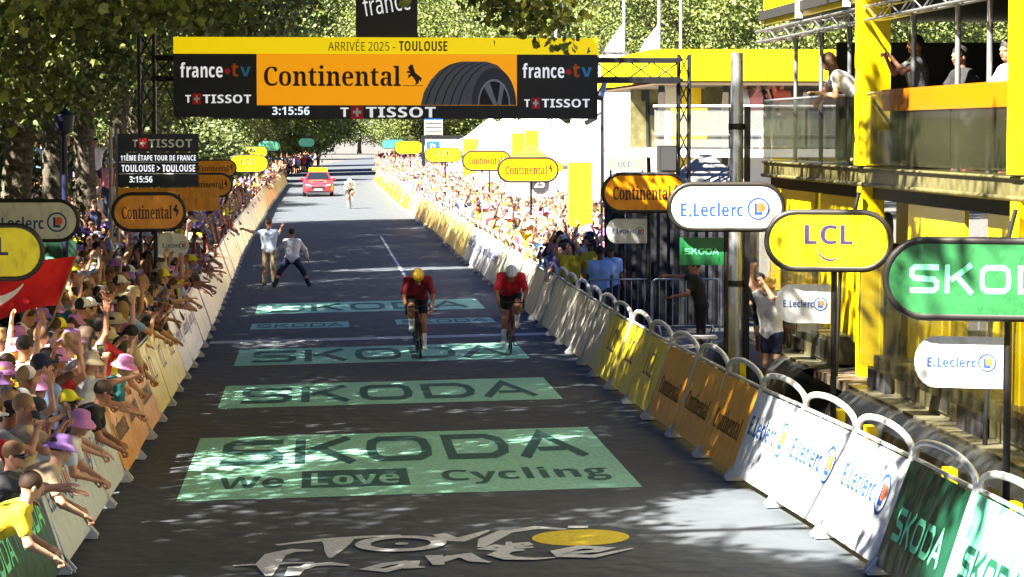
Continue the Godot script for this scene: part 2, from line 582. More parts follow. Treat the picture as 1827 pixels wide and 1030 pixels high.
func crown(parent: Node3D, c: Vector3, rad: Vector3, count: int, sd: int, m: Material, gap: float, low := 0, thick := 0, big := 1.0) -> void:
	var r := RandomNumberGenerator.new()
	r.seed = sd
	var nz := FastNoiseLite.new()
	nz.seed = sd
	nz.frequency = 0.28
	nz.fractal_octaves = 2
	var mm := MultiMesh.new()
	mm.transform_format = MultiMesh.TRANSFORM_3D
	mm.use_colors = true
	mm.mesh = leaf_mesh
	var xf := []
	var tries := 0
	while xf.size() < count and tries < count * 12:
		tries += 1
		var d := Vector3(r.randf_range(-1, 1), r.randf_range(-1, 1), r.randf_range(-1, 1))
		var l := d.length()
		if l > 1.0 or l < 0.05:
			continue
		if r.randf() > 0.25 + l * 0.75:
			continue
		var p := c + d * rad
		if p.y < c.y - rad.y * 0.8:
			p.y = c.y - rad.y * 0.8 + r.randf_range(-0.5, 0.4)
		var e := nz.get_noise_3dv(p)
		if e < gap + (l - 0.7) * 0.35:
			continue
		# keep leaves out of things that stand in the crown
		var wp := p + parent.position
		if wp.y < 6.1 and wp.z > -54.0 and wp.z < -46.0 and wp.x > -3.4 and wp.x < 7.4:
			continue
		if wp.x > 6.6 and wp.y < 7.4 and wp.z < -14.0 and wp.z > -80.0:
			continue
		if wp.x < 6.0 and open_to_sun(wp, r):
			continue
		xf.push_back([Transform3D(Basis.from_euler(Vector3(r.randf() * TAU, r.randf() * TAU, r.randf() * TAU)).scaled(Vector3.ONE * r.randf_range(0.7, 1.35) * big), p), e])
	# drooping boughs under the crown on the side away from the road
	while low > 0:
		low -= 1
		var a := r.randf() * TAU
		var p := Vector3(-1.6 + cos(a) * r.randf_range(0.5, 4.2), 0, sin(a) * r.randf_range(0.5, 4.6))
		p.y = r.randf_range(4.7, c.y - 1.0) - 0.1 * p.x
		if nz.get_noise_3dv(p * 1.5) < -0.02 or p.x + parent.position.x > -3.6 or (p.x + parent.position.x > -4.6 and p.y < 5.6):
			continue
		xf.push_back([Transform3D(Basis.from_euler(Vector3(r.randf() * TAU, r.randf() * TAU, r.randf() * TAU)).scaled(Vector3.ONE * r.randf_range(0.75, 1.3)), p), 0.0])
	# one bough hanging in front of the gantry
	for i in (170 if thick > 0 and parent.position.z > -45.0 else 0):
		var k := r.randf()
		var wp := Vector3(1.9 + 1.9 * k + r.randf_range(-0.3, 0.3), 6.9 - 0.9 * k + r.randf_range(-0.35, 0.5), -40.0 + r.randf_range(-1.2, 1.2))
		xf.push_back([Transform3D(Basis.from_euler(Vector3(r.randf() * TAU, r.randf() * TAU, r.randf() * TAU)).scaled(Vector3.ONE * r.randf_range(0.6, 1.0)), wp - parent.position), 0.0])
	# extra leaves added between the sun and the gantry to keep it shaded
	while thick > 0:
		thick -= 1
		var gp := Vector3(r.randf_range(-3.0, 5.8), r.randf_range(4.2, 6.0), -50.0)
		var wp := gp + Vector3(-0.733, 1.0, 0.48) * r.randf_range(2.2, 7.0) + Vector3(r.randf_range(-0.2, 0.2), 0, r.randf_range(-0.2, 0.2))
		var p := wp - parent.position
		if ((p - c) / rad).length() > 1.0 or wp.y < 6.9:
			continue
		xf.push_back([Transform3D(Basis.from_euler(Vector3(r.randf() * TAU, r.randf() * TAU, r.randf() * TAU)).scaled(Vector3.ONE * r.randf_range(0.9, 1.3)), p), 0.0])
	mm.instance_count = xf.size()
	for i in xf.size():
		mm.set_instance_transform(i, xf[i][0])
		var k := r.randf_range(0.6, 1.25)
		mm.set_instance_color(i, Color(k * r.randf_range(0.9, 1.25), k, k * r.randf_range(0.6, 1.1)))
	var o := MultiMeshInstance3D.new()
	o.name = "crown"
	o.set_meta("kind", "stuff")
	o.multimesh = mm
	o.material_override = m
	parent.add_child(o, true)

# the canopy is thinned and cut open for the sun: leaves shading these spots left out
func open_to_sun(p: Vector3, r: RandomNumberGenerator) -> bool:
	var q := Vector2(p.x + p.y * 0.733, p.z - p.y * 0.48)
	for c in [-33.1, -25.6]:
		var h: float = (q.x - 7.45) / 0.733
		if h > -0.4 and h < 8.0 and absf(q.y - c + 0.48 * h) < 0.6:
			return true
	if q.x > 6.9 and r.randf() < 0.3:
		return true
	if p.z < -125.0:
		return false
	if q.x > 5.0 and q.y < -54.0:
		return true
	for g in [[5.0, -24.6, 2.0, 2.6], [2.6, -72.0, 3.4, 1.1], [-5.4, -67.0, 2.6, 3.6], [5.6, -37.5, 0.7, 1.2], [7.9, -35.7, 1.4, 0.85], [7.8, -28.6, 1.2, 0.85], [7.5, -22.4, 1.3, 0.9], [7.9, -44.4, 1.2, 0.8], [5.7, -18.7, 1.4, 1.6], [10.4, -53.2, 1.6, 1.4]]:
		if Vector2((q.x - g[0]) / g[2], (q.y - g[1]) / g[3]).length() < 1.0:
			return true
	return false

func tree(x: float, z: float, cy: float, rad: Vector3, count: int, tr: float, leaf: Material, label: String, group: String, off := Vector3.ZERO, gap := -0.12, low := 0, thick := 0) -> void:
	var sd := int(absf(x * 131.0 + z * 17.0)) + 5
	var t := thing("plane_tree", label, "tree", Vector3(x, gy(x) - 0.05, z), 0, group)
	var r := RandomNumberGenerator.new()
	r.seed = sd
	var bark := noisy("bark", Color(0.33, 0.30, 0.25), 0.45, 0.9, 0.95, 0.02, 6.0)
	var b := MB.new()
	var top := cy - rad.y * 0.55
	var pts := []
	var lean := Vector3(r.randf_range(-0.3, 0.3), 0, r.randf_range(-0.3, 0.3)) + off * 0.18
	for i in 7:
		var k := i / 6.0
		pts.push_back(Vector3(lean.x * k * k + sin(k * 5.0 + sd) * 0.06, top * k, lean.z * k * k))
	b.tube(pts, [tr * 1.45, tr * 1.08, tr, tr * 0.95, tr * 0.9, tr * 0.85, tr * 0.75], 12)
	part(t, "trunk", b, bark)
	b = MB.new()
	for i in 7:
		var a := TAU * i / 7.0 + r.randf() * 0.6
		var reach := r.randf_range(0.55, 0.85)
		var e := Vector3(cos(a) * rad.x * reach, 0, sin(a) * rad.z * reach) + Vector3(off.x, 0, off.z)
		e.y = cy + r.randf_range(-0.2, 0.5) * rad.y
		var s: Vector3 = pts[6] - Vector3(0, r.randf_range(0.1, 0.8), 0)
		var lim := []
		for k in 5:
			var q := k / 4.0
			lim.push_back(s.lerp(e, q) + Vector3(0, sin(q * PI) * 0.5, 0) + Vector3(r.randf_range(-0.2, 0.2), 0, r.randf_range(-0.2, 0.2)) * q)
		b.tube(lim, [tr * 0.5, tr * 0.4, tr * 0.28, tr * 0.18, 0.04], 7)
		for k in 3:
			var q0: Vector3 = lim[2 + k % 2]
			var q1 := q0 + Vector3(r.randf_range(-1.6, 1.6), r.randf_range(-0.6, 1.5), r.randf_range(-1.6, 1.6))
			b.tube([q0, q0.lerp(q1, 0.5) + Vector3(0, 0.15, 0), q1], [0.06, 0.04, 0.015], 5)
	part(t, "limbs", b, bark)
	crown(t, Vector3(0, cy, 0) + off, rad, count, sd, leaf, gap, low, thick, 1.0 if z > -200.0 else 1.8)

func build_trees() -> void:
	leaf_mesh = make_leaf_mesh(18, 0.45, 0.14)
	var green := leaf_mat("plane leaf", Color(0.105, 0.145, 0.03).linear_to_srgb(), Color(0.03, 0.05, 0.01).linear_to_srgb())
	var light := green
	# near row along the crowd: x, z, crown height, radii, count, crown offset
	var row := [
		[-6.0, -4.0, 10.0, 6.0, 4.0, 5.5, 1700, 1.0, 0.0, "plane tree nearest the camera, shading the first barriers"],
		[-5.2, -13.0, 9.8, 5.8, 3.8, 5.5, 2000, 1.0, 0.0, "plane tree shading the emblem painted on the near road"],
		[-5.4, -21.0, 9.8, 6.4, 3.8, 5.2, 2300, 1.6, 0.0, "plane tree shading the slogan advert on the road"],
		[-4.75, -30.5, 9.6, 7.0, 3.7, 5.2, 2600, 2.2, 0.0, "plane tree with dark trunk at the picture's edge beside the yellow sign"],
		[-5.6, -39.0, 9.6, 7.2, 3.7, 5.4, 2700, 2.2, 0.0, "plane tree with broad crown reaching over the riders"],
		[-5.8, -48.0, 9.8, 7.0, 3.6, 5.4, 2600, 2.0, 0.0, "plane tree beside the gantry's end near the white oval sign"],
		[-6.0, -57.5, 9.8, 6.6, 3.8, 5.4, 2300, 1.6, 0.0, "plane tree just beyond the gantry above the results screen"],
		[-6.2, -67.0, 10.0, 6.3, 4.0, 5.4, 2100, 1.2, 0.0, "plane tree behind the results screen"],
		[-6.2, -76.0, 10.0, 6.3, 4.0, 5.4, 2100, 1.0, 0.0, "second plane tree beyond the results screen"],
		[-6.2, -85.0, 10.0, 6.3, 4.0, 5.4, 2000, 1.0, 0.0, "third plane tree beyond the results screen"],
		[-6.2, -94.0, 10.0, 6.3, 4.0, 5.4, 2000, 1.0, 0.0, "fourth plane tree beyond the results screen"],
		[-6.4, -103.0, 10.0, 6.0, 4.0, 5.2, 1900, 0.8, 0.0, "last plane tree of the shady row before the sunlit road"]]
	for a in row:
		tree(a[0], a[1], a[2], Vector3(a[3], a[4], a[5]), a[6], 0.3, green, a[9], "plane trees along the crowd", Vector3(a[7], 0, a[8]), -0.12 if a[1] > -36.0 else -0.14, 900 if a[1] < -25.0 else 0, 700 if a[1] < -37.0 and a[1] > -50.0 else 0)
	# second row, further from the road
	var k := 0
	for a in [[-13.0, -36.0], [-14.0, -50.0], [-13.0, -64.0], [-15.0, -80.0], [-13.5, -97.0], [-16.0, -118.0], [-12.0, -135.0], [-11.0, -158.0], [-9.0, -186.0], [-8.0, -205.0]]:
		tree(a[0], a[1], 7.0, Vector3(6.0, 5.4, 6.0), 1700, 0.28, green, "plane tree of the back row behind the crowd, %s from the camera" % ["first", "second", "third", "fourth", "fifth", "sixth", "seventh", "eighth", "ninth", "tenth", "eleventh", "twelfth"][k], "back row of trees behind the crowd", Vector3.ZERO, -0.1)
		k += 1
	# sunlit trees behind the stands
	k = 0
	for a in [[10.5, -215.0, 11.0, 8.0], [9.0, -180.0, 10.5, 7.5], [15.0, -150.0, 10.0, 7.0], [20.0, -128.0, 9.5, 6.5], [24.0, -112.0, 9.0, 6.2], [31.0, -122.0, 10.0, 7.0], [27.0, -165.0, 11.0, 8.0], [38.0, -150.0, 11.0, 8.0]]:
		tree(a[0], a[1], a[2], Vector3(a[3], 6.0, a[3]), 2200, 0.3, light, "sunlit plane tree above the stands, %s from the gantry outward" % ["first", "second", "third", "fourth", "fifth", "sixth", "seventh", "eighth"][k], "sunlit trees behind the stands", Vector3.ZERO, -0.08)
		k += 1
	k = 0
	for a in [[-7.0, -234.0, 15.0], [-5.0, -258.0, 15.0], [-7.0, -262.0, 8.0], [-4.0, -300.0, 8.0], [-3.0, -380.0, 9.0], [24.0, -400.0, 9.0], [24.0, -360.0, 9.0], [34.0, -420.0, 10.0], [-16.0, -420.0, 9.0], [17.0, -270.0, 8.0], [46.0, -470.0, 12.0], [8.0, -470.0, 12.0], [27.0, -500.0, 13.0], [-8.0, -470.0, 12.0], [18.0, -440.0, 9.0], [38.0, -440.0, 11.0], [60.0, -460.0, 12.0]]:
		tree(a[0], a[1], a[2] * 0.8, Vector3(a[2] if a[2] < 13.0 else 12.5, a[2] * 0.72, minf(a[2], 9.0)), 1500 if a[2] < 13.0 else 4200, 0.35, green, "distant plane tree at the end of the avenue, %s in depth" % ["first", "second", "third", "fourth", "fifth", "sixth", "seventh", "eighth", "ninth", "tenth", "eleventh", "twelfth", "thirteenth", "fourteenth", "fifteenth", "sixteenth", "seventeenth"][k], "distant trees at the end of the avenue", Vector3.ZERO, -0.1)
		k += 1

# ---------------------------------------------------------------- finish gantry
func slab(parent: Node3D, called: String, x0: float, x1: float, y0: float, y1: float, z0: float, z1: float, m: Material) -> MeshInstance3D:
	var b := MB.new()
	b.box(Vector3((x0 + x1) / 2, (y0 + y1) / 2, (z0 + z1) / 2), Vector3(absf(x1 - x0), absf(y1 - y0), absf(z1 - z0)))
	return part(parent, called, b, m)

# a square lattice truss from a to b
func lattice(a: Vector3, b: Vector3, w: float, r := 0.025, step := 0.5) -> MB:
	var m := MB.new()
	var ax := (b - a).normalized()
	var u := ax.cross(Vector3(0.02, 0.1, 1)).normalized()
	if absf(ax.z) > 0.9:
		u = Vector3(1, 0, 0)
	var v := ax.cross(u).normalized()
	var n := int(maxf(1, a.distance_to(b) / step))
	var cs := [u + v, u - v, -u - v, -u + v]
	for i in 4:
		var c: Vector3 = cs[i] * w / 2
		m.tube([a + c, b + c], [r], 6)
		var c2: Vector3 = cs[(i + 1) % 4] * w / 2
		for k in n:
			var p := a.lerp(b, float(k) / n)
			var q := a.lerp(b, float(k + 1) / n)
			if k % 2 == 0:
				m.tube([p + c, q + c2], [r * 0.55], 4, false)
			else:
				m.tube([p + c2, q + c], [r * 0.55], 4, false)
	return m

func broadcaster(g: Node3D, x: float, y: float, w: float, h: float, z: float) -> void:
	var white := mat("backlit white", rgb8(240, 240, 240), 0.5)
	lettering(g, "france", font_bold, w * 0.6, h, white, at(x - w * 0.2, y, z))
	var b := MB.new()
	b.prism(circle(h * 0.2, 16), 0, 0)
	part(g, "logo_dot", b, mat("logo red", rgb8(235, 40, 60), 0.5), at(x + w * 0.165, y - h * 0.08, z))
	lettering(g, "t", font_bold, w * 0.1, h * 0.9, mat("logo orange", rgb8(240, 110, 30), 0.5), at(x + w * 0.27, y, z))
	lettering(g, "v", font_bold, w * 0.15, h * 0.65, mat("logo blue", rgb8(60, 170, 225), 0.5), at(x + w * 0.42, y - h * 0.1, z))

func build_gantry() -> void:
	var black := mat("banner black", rgb8(30, 33, 40), 0.45)
	var orange := mat("banner orange", rgb8(255, 165, 0), 0.45)
	var yellow := mat("gantry yellow", rgb8(255, 221, 0), 0.45)
	var ink := mat("brown ink", rgb8(52, 22, 8), 0.5)
	var white := mat("backlit white", rgb8(240, 240, 240), 0.5)
	for m in [orange, yellow, white]:      # the banner is a backlit display
		m.emission_enabled = true
		m.emission = m.albedo_color
		m.emission_energy_multiplier = 0.08
	var led := mat("led white", rgb8(235, 240, 245), 0.5)
	led.emission_enabled = true
	led.emission = Color(0.9, 0.95, 1.0)
	led.emission_energy_multiplier = 0.12
	var steel := mat("dark steel", rgb8(45, 47, 50), 0.45, 0.6)
	var alu := mat("aluminium", rgb8(170, 172, 175), 0.35, 0.8)
	var g := thing("finish_gantry", "overhead finish arch with yellow and orange banner and race clock", "gantry")
	slab(g, "banner_frame", -2.84, 5.66, 4.32, 5.88, -50.55, -50.05, steel)
	slab(g, "yellow_header", -2.87, 5.69, 5.585, 5.92, -50.6, -50.0, yellow)
	slab(g, "black_panel", -2.87, -1.215, 4.34, 5.58, -50.04, -50.0, black)
	slab(g, "orange_panel", -1.21, 4.04, 4.555, 5.58, -50.04, -50.0, orange)
	slab(g, "black_panel", 4.045, 5.69, 4.28, 5.58, -50.04, -50.0, black)
	slab(g, "clock_strip", -2.1, 4.04, 4.28, 4.55, -50.04, -49.99, black)
	lettering(g, "ARRIVÉE 2025 -", font_sans, 1.35, 0.235, ink, at(0.9, 5.765, -49.993))
	lettering(g, "TOULOUSE", font_bold, 0.98, 0.2, ink, at(2.14, 5.748, -49.993))
	lettering(g, "Continental", font_serif, 2.75, 0.42, ink, at(0.31, 5.15, -49.993))
	var b := MB.new()
	b.prism(PackedVector2Array([Vector2(0.05, 0.62), Vector2(0.22, 0.7), Vector2(0.3, 0.66), Vector2(0.18, 0.86), Vector2(0.34, 0.98), Vector2(0.46, 1.0), Vector2(0.52, 0.84), Vector2(0.62, 0.6), Vector2(0.86, 0.44), Vector2(1.0, 0.34), Vector2(0.94, 0.14), Vector2(0.86, 0.28), Vector2(0.8, 0.08), Vector2(0.58, 0.0), Vector2(0.66, 0.14), Vector2(0.56, 0.3), Vector2(0.42, 0.44), Vector2(0.3, 0.4), Vector2(0.16, 0.3), Vector2(0.22, 0.5), Vector2(0.34, 0.56)]), 0, 0)
	part(g, "horse_emblem", b, ink, Transform3D(Basis.from_scale(Vector3(0.34, 0.42, 1)), Vector3(1.77, 4.96, -49.993)))
	b = MB.new()
	b.stroke([Vector2(0, 0), Vector2(0.42, 0)], [0.012])
	part(g, "emblem_line", b, ink, at(1.72, 4.95, -49.993))
	# printed tyre
	var tw := Transform3D(Basis.from_scale(Vector3(1.94, 0.88, 1)), Vector3(2.09, 4.56, -49.994))
	b = MB.new()
	b.prism(PackedVector2Array([Vector2(0, 0), Vector2(0.03, 0.28), Vector2(0.1, 0.56), Vector2(0.19, 0.78), Vector2(0.3, 0.93), Vector2(0.42, 1.0), Vector2(0.68, 1.0), Vector2(0.8, 0.92), Vector2(0.9, 0.7), Vector2(0.97, 0.4), Vector2(1, 0)]), 0, 0)
	part(g, "tyre_print", b, mat("tyre grey", rgb8(120, 122, 126), 0.6), tw)
	b = MB.new()
	for i in 5:
		var x0 := 0.05 + i * 0.085
		b.stroke([Vector2(x0, 0.0), Vector2(x0 + 0.05, 0.34), Vector2(x0 + 0.14, 0.68), Vector2(x0 + 0.24, 0.88), Vector2(x0 + 0.34, 0.97)], [0.014], Transform3D(), false, 0.001)
	part(g, "tread_print", b, mat("tread dark", rgb8(45, 46, 50), 0.6), tw)
	for s in [[0.235, 0.86, rgb8(78, 80, 84), "sidewall_print", 0.002], [0.17, 0.6, rgb8(190, 192, 195), "rim_print", 0.003], [0.155, 0.55, rgb8(38, 39, 42), "wheel_print", 0.004]]:
		var p := PackedVector2Array()
		for i in 19:
			var a := PI * i / 18
			p.push_back(Vector2(0.765 + cos(a) * s[0], sin(a) * s[1]))
		b = MB.new()
		b.prism(p, 0, 0)
		part(g, s[3], b, mat(s[3], s[2], 0.6), tw * at(0, 0, s[4]))
	b = MB.new()
	b.prism(PackedVector2Array([Vector2(0.76, 0.0), Vector2(0.66, 0.42), Vector2(0.72, 0.52), Vector2(0.8, 0.0)]), 0, 0)
	b.prism(PackedVector2Array([Vector2(0.8, 0.02), Vector2(0.83, 0.5), Vector2(0.87, 0.42), Vector2(0.84, 0.0)]), 0.0005, 0.0005)
	part(g, "spoke_print", b, mat("spoke grey", rgb8(165, 167, 170), 0.6), tw * at(0, 0, 0.0055))
	broadcaster(g, 4.865, 5.26, 1.42, 0.3, -49.993)
	broadcaster(g, -2.03, 5.26, 1.42, 0.3, -49.993)
	watch_mark(g, 1.36, 0.22, at(4.86, 4.6, -49.997), white)
	watch_mark(g, 1.34, 0.22, at(-1.98, 4.68, -49.997), white)
	watch_mark(g, 1.96, 0.27, at(1.43, 4.415, -49.986), white)
	lettering(g, "3:15:56", font_bold, 0.75, 0.165, led, at(-0.53, 4.44, -49.984))
	slab(g, "header_board", 0.79, 2.03, 5.93, 7.4, -50.4, -50.1, black)
	lettering(g, "france", font_sans, 0.95, 0.42, white, at(1.4, 6.62, -50.09) * Transform3D(Basis(Vector3(0, 0, 1), 0.16), Vector3.ZERO))
	part(g, "truss_beam", lattice(Vector3(5.7, 5.27, -50.3), Vector3(7.45, 5.27, -50.3), 0.42, 0.03), steel)
	part(g, "truss_beam", lattice(Vector3(-3.3, 5.3, -50.3), Vector3(-2.86, 5.3, -50.3), 0.42, 0.03, 0.4), steel)
	slab(g, "cross_beam", 5.7, 7.4, 5.42, 5.52, -50.12, -50.04, steel)
	slab(g, "cross_beam", 5.7, 7.4, 5.02, 5.14, -50.12, -50.04, steel)
	part(g, "tower", lattice(Vector3(-3.42, gy(-3.4), -50.3), Vector3(-3.42, 6.0, -50.3), 0.3, 0.035), steel)
	part(g, "tower", lattice(Vector3(7.5, gy(7.0), -50.3), Vector3(7.5, 5.6, -50.3), 0.22, 0.028), steel)
	for x in [-3.42, 7.5]:
		slab(g, "base_plate", x - 0.5, x + 0.5, gy(x) - 0.01, gy(x) + 0.05, -50.8, -49.8, steel)
	b = MB.new()
	b.box(Vector3(6.1, 5.62, -50.3), Vector3(0.5, 0.05, 0.4))
	b.tube([Vector3(5.85, 5.02, -50.1), Vector3(5.72, 4.7, -49.9)], [0.05, 0.09], 8)
	part(g, "floodlight", b, alu)

# ---------------------------------------------------------------- hospitality stands
func build_near_stand() -> void:
	var yellow := mat("stand yellow", rgb8(255, 225, 0), 0.4)
	var olive := noisy("stand floor edge", rgb8(92, 88, 52), 0.2, 0.6, 0.5)
	var dark := mat("stand dark", rgb8(34, 33, 32), 0.7)
	var grey := mat("stand grey post", rgb8(150, 152, 155), 0.35, 0.6)
	var alu := mat("aluminium", rgb8(170, 172, 175), 0.35, 0.8)
	var pane := glass("smoked pane", Color(0.2, 0.2, 0.15), 0.5)
	var pane2 := glass("orange pane", Color(0.75, 0.45, 0.05), 0.75)
	var deck := noisy("deck boards", rgb8(95, 82, 66), 0.3, 0.8, 0.8)
	var tarp := noisy("black tarpaulin", rgb8(40, 42, 40), 0.12, 0.3, 0.45, 0.012)
	var s := thing("hospitality_stand", "two-storey yellow stand with clear balustrades beside the near barriers", "stand")
	var zn := -17.0
	var zf := -40.6
	slab(s, "upper_floor", 7.4, 12.5, 3.28, 3.54, zn, zf, olive)
	slab(s, "ceiling_panel", 7.5, 12.4, 3.1, 3.27, zn - 0.1, zf + 0.1, dark)
	slab(s, "lower_deck", 6.98, 12.5, 0.55, 0.68, zn, zf, deck)
	slab(s, "back_wall", 11.6, 11.75, 0.68, 3.1, zn, zf, yellow)
	slab(s, "back_wall", 11.6, 11.75, 3.54, 6.0, zn, zf, dark)
	slab(s, "end_wall", 8.6, 11.55, 3.54, 5.5, zf + 0.02, zf + 0.1, dark)
	slab(s, "roof", 7.3, 12.5, 5.85, 6.0, zn, zf, dark)
	slab(s, "partition", 9.2, 9.3, 0.68, 3.1, -27.6, -31.5, dark)
	slab(s, "partition", 9.6, 9.7, 0.68, 3.1, -36.2, zf + 0.2, yellow)
	slab(s, "partition", 8.9, 9.0, 0.68, 2.9, -23.5, -27.4, yellow)
	slab(s, "partition", 9.4, 9.5, 3.54, 5.6, -29.5, -32.0, mat("brown drape", rgb8(86, 62, 40), 0.9))
	# roof edge truss and yellow fascia above it
	part(s, "edge_truss", lattice(Vector3(7.45, 5.6, zn), Vector3(7.45, 5.6, zf - 0.6), 0.18, 0.022, 0.6), alu)
	var z := zn
	while z > zf + 1.0:
		slab(s, "fascia_panel", 7.36, 7.44, 5.78, 7.6, z - 0.02, z - 3.32, yellow)
		z -= 3.36
	for zz in [-37.2, -33.8, -30.4, -27.1, -23.7, -20.3]:
		slab(s, "fascia_post", 7.26, 7.35, 5.74, 7.7, zz + 0.06, zz - 0.06, mat("stand white", rgb8(215, 215, 212), 0.6))
	for zz in [-39.0, -37.0, -35.0, -31.2, -29.0, -27.6, -24.0, -22.2, -20.0]:
		var b := MB.new()
		b.tube([Vector3(7.62, 3.54, zz), Vector3(7.62, 5.8, zz)], [0.035], 8)
		part(s, "post", b, grey)
		b = MB.new()
		b.tube([Vector3(7.62, 5.2, zz), Vector3(7.5, 5.55, zz + 0.35)], [0.02], 6)
		part(s, "knee_brace", b, alu)
	# yellow columns
	for zz in [-33.1, -25.6, -18.4]:
		slab(s, "column", 7.32, 7.72, 3.56, 7.7, zz + 0.2, zz - 0.2, yellow)
		slab(s, "column", 7.36, 7.66, 0.02, 3.27, zz + 0.18, zz - 0.18, yellow)
		var b := MB.new()
		b.tube([Vector3(7.3, 3.2, zz + 0.24), Vector3(7.05, 2.2, zz + 0.24), Vector3(7.0, 0.7, zz + 0.24)], [0.03], 6)
		part(s, "brace", b, mat("dark steel", rgb8(45, 47, 50), 0.45, 0.6))
	for zz in [-36.6, -29.6, -27.9, -24.3, -22.0]:
		slab(s, "plinth_leg", 6.3, 6.4, 0.0, 0.62, zz + 0.12, zz - 0.12, yellow)
	for zz in [[-34.6, -37.0], [-37.4, -40.2], [-28.6, -31.4], [-24.0, -27.6], [-19.0, -23.4]]:
		slab(s, "inner_panel", 7.62, 7.67, 0.7, 3.08, zz[0], zz[1], yellow)
	for zz in [-30.9, -26.4, -23.0, -20.6]:
		slab(s, "flight_case", 7.1, 7.18, 0.72, 0.98, zz + 0.5, zz - 0.5, mat("flight case", rgb8(52, 53, 56), 0.5))
	# balustrade panes, upper storey
	z = zn
	while z > zf + 0.5:
		var len_ := minf(1.9, z - zf)
		if absf(z - len_ / 2 + 33.1) > 0.9 or true:
			slab(s, "balustrade_pane", 7.385, 7.397, 3.58, 4.5, z - 0.02, z - len_ + 0.02, pane)
		z -= len_
	slab(s, "tinted_band", 7.37, 7.382, 4.28, 4.56, -18.2, -31.9, pane2)
	var rail := MB.new()
	rail.tube([Vector3(7.42, 4.53, zn), Vector3(7.42, 4.53, zf)], [0.022], 8)
	part(s, "handrail", rail, grey)
	rail = MB.new()
	rail.tube([Vector3(7.38, 3.3, zn), Vector3(7.38, 3.3, zf)], [0.03], 8)
	rail.tube([Vector3(7.38, 3.52, zn), Vector3(7.38, 3.52, zf)], [0.018], 8)
	part(s, "edge_tube", rail, olive)
	# lower storey: screens, ledge and draped plinth, in two bays with a gap
	for bay in [[-34.2, -40.4], [-18.0, -31.6]]:
		var zz: float = bay[0]
		while zz > bay[1] + 0.2:
			var l: float = minf(1.55, zz - bay[1])
			slab(s, "screen_pane", 7.02, 7.032, 1.0, 2.55, zz - 0.03, zz - l + 0.03, glass("dark pane", Color(0.2, 0.19, 0.1), 0.35))
			slab(s, "cabinet", 7.2, 7.55, 0.72, 1.12, zz - 0.12, zz - l + 0.12, mat("cabinet", rgb8(96, 92, 66), 0.5))
			slab(s, "cabinet_door", 7.17, 7.19, 0.78, 1.06, zz - 0.3, zz - l + 0.55, mat("cabinet door", rgb8(74, 74, 66), 0.4))
			zz -= l
		slab(s, "ledge", 6.9, 7.28, 0.685, 0.715, bay[0], bay[1], mat("ledge", rgb8(84, 82, 66), 0.5))
		# tarpaulin hanging in uneven folds
		var b := MB.new()
		var zs := []
		zz = bay[0]
		var i := 0
		while zz > bay[1]:
			zs.push_back([zz, 0.022 * sin(i * 1.1) + 0.012 * sin(i * 0.6)])
			zz -= 0.22
			i += 1
		for k in zs.size() - 1:
			var a: Array = zs[k]
			var c: Array = zs[k + 1]
			var pa := [Vector3(7.0, 0.7, a[0]), Vector3(6.82, 0.67, a[0]), Vector3(6.62 + a[1] * 0.5, 0.5, a[0]), Vector3(6.55 + a[1], 0.3, a[0]), Vector3(6.5 + a[1] * 1.6, 0.0, a[0])]
			var pc := [Vector3(7.0, 0.7, c[0]), Vector3(6.82, 0.67, c[0]), Vector3(6.62 + c[1] * 0.5, 0.5, c[0]), Vector3(6.55 + c[1], 0.3, c[0]), Vector3(6.5 + c[1] * 1.6, 0.0, c[0])]
			for q in 4:
				b.quad(pa[q], pa[q + 1], pc[q + 1], pc[q], Vector3(-1, 0.6, 0))
		part(s, "plinth_cover", b, tarp)
	var b2 := MB.new()
	for k in 3:
		b2.box(Vector3(7.9, 0.1 + 0.2 * k, -32.9), Vector3(0.9 + 0.0 * k, 0.04, 0.3))
	part(s, "step", b2, deck)
	# things standing in the lower storey
	var t := thing("paper_roll", "pale grey cylinder lying behind the yellow column under the upper floor", "drum", Vector3(8.3, 2.55, -37.2))
	b2 = MB.new()
	b2.lathe([Vector2(0, -0.45), Vector2(0.22, -0.45), Vector2(0.23, -0.43), Vector2(0.23, 0.43), Vector2(0.22, 0.45), Vector2(0, 0.45)], 20, Transform3D(Basis(Vector3(0, 0, 1), PI / 2), Vector3.ZERO))
	part(t, "roll", b2, mat("stand white", rgb8(215, 215, 212), 0.6))
	slab(t, "shelf", -0.55, 0.55, -1.87, -0.24, -0.25, 0.25, mat("cabinet door", rgb8(120, 118, 100), 0.4))

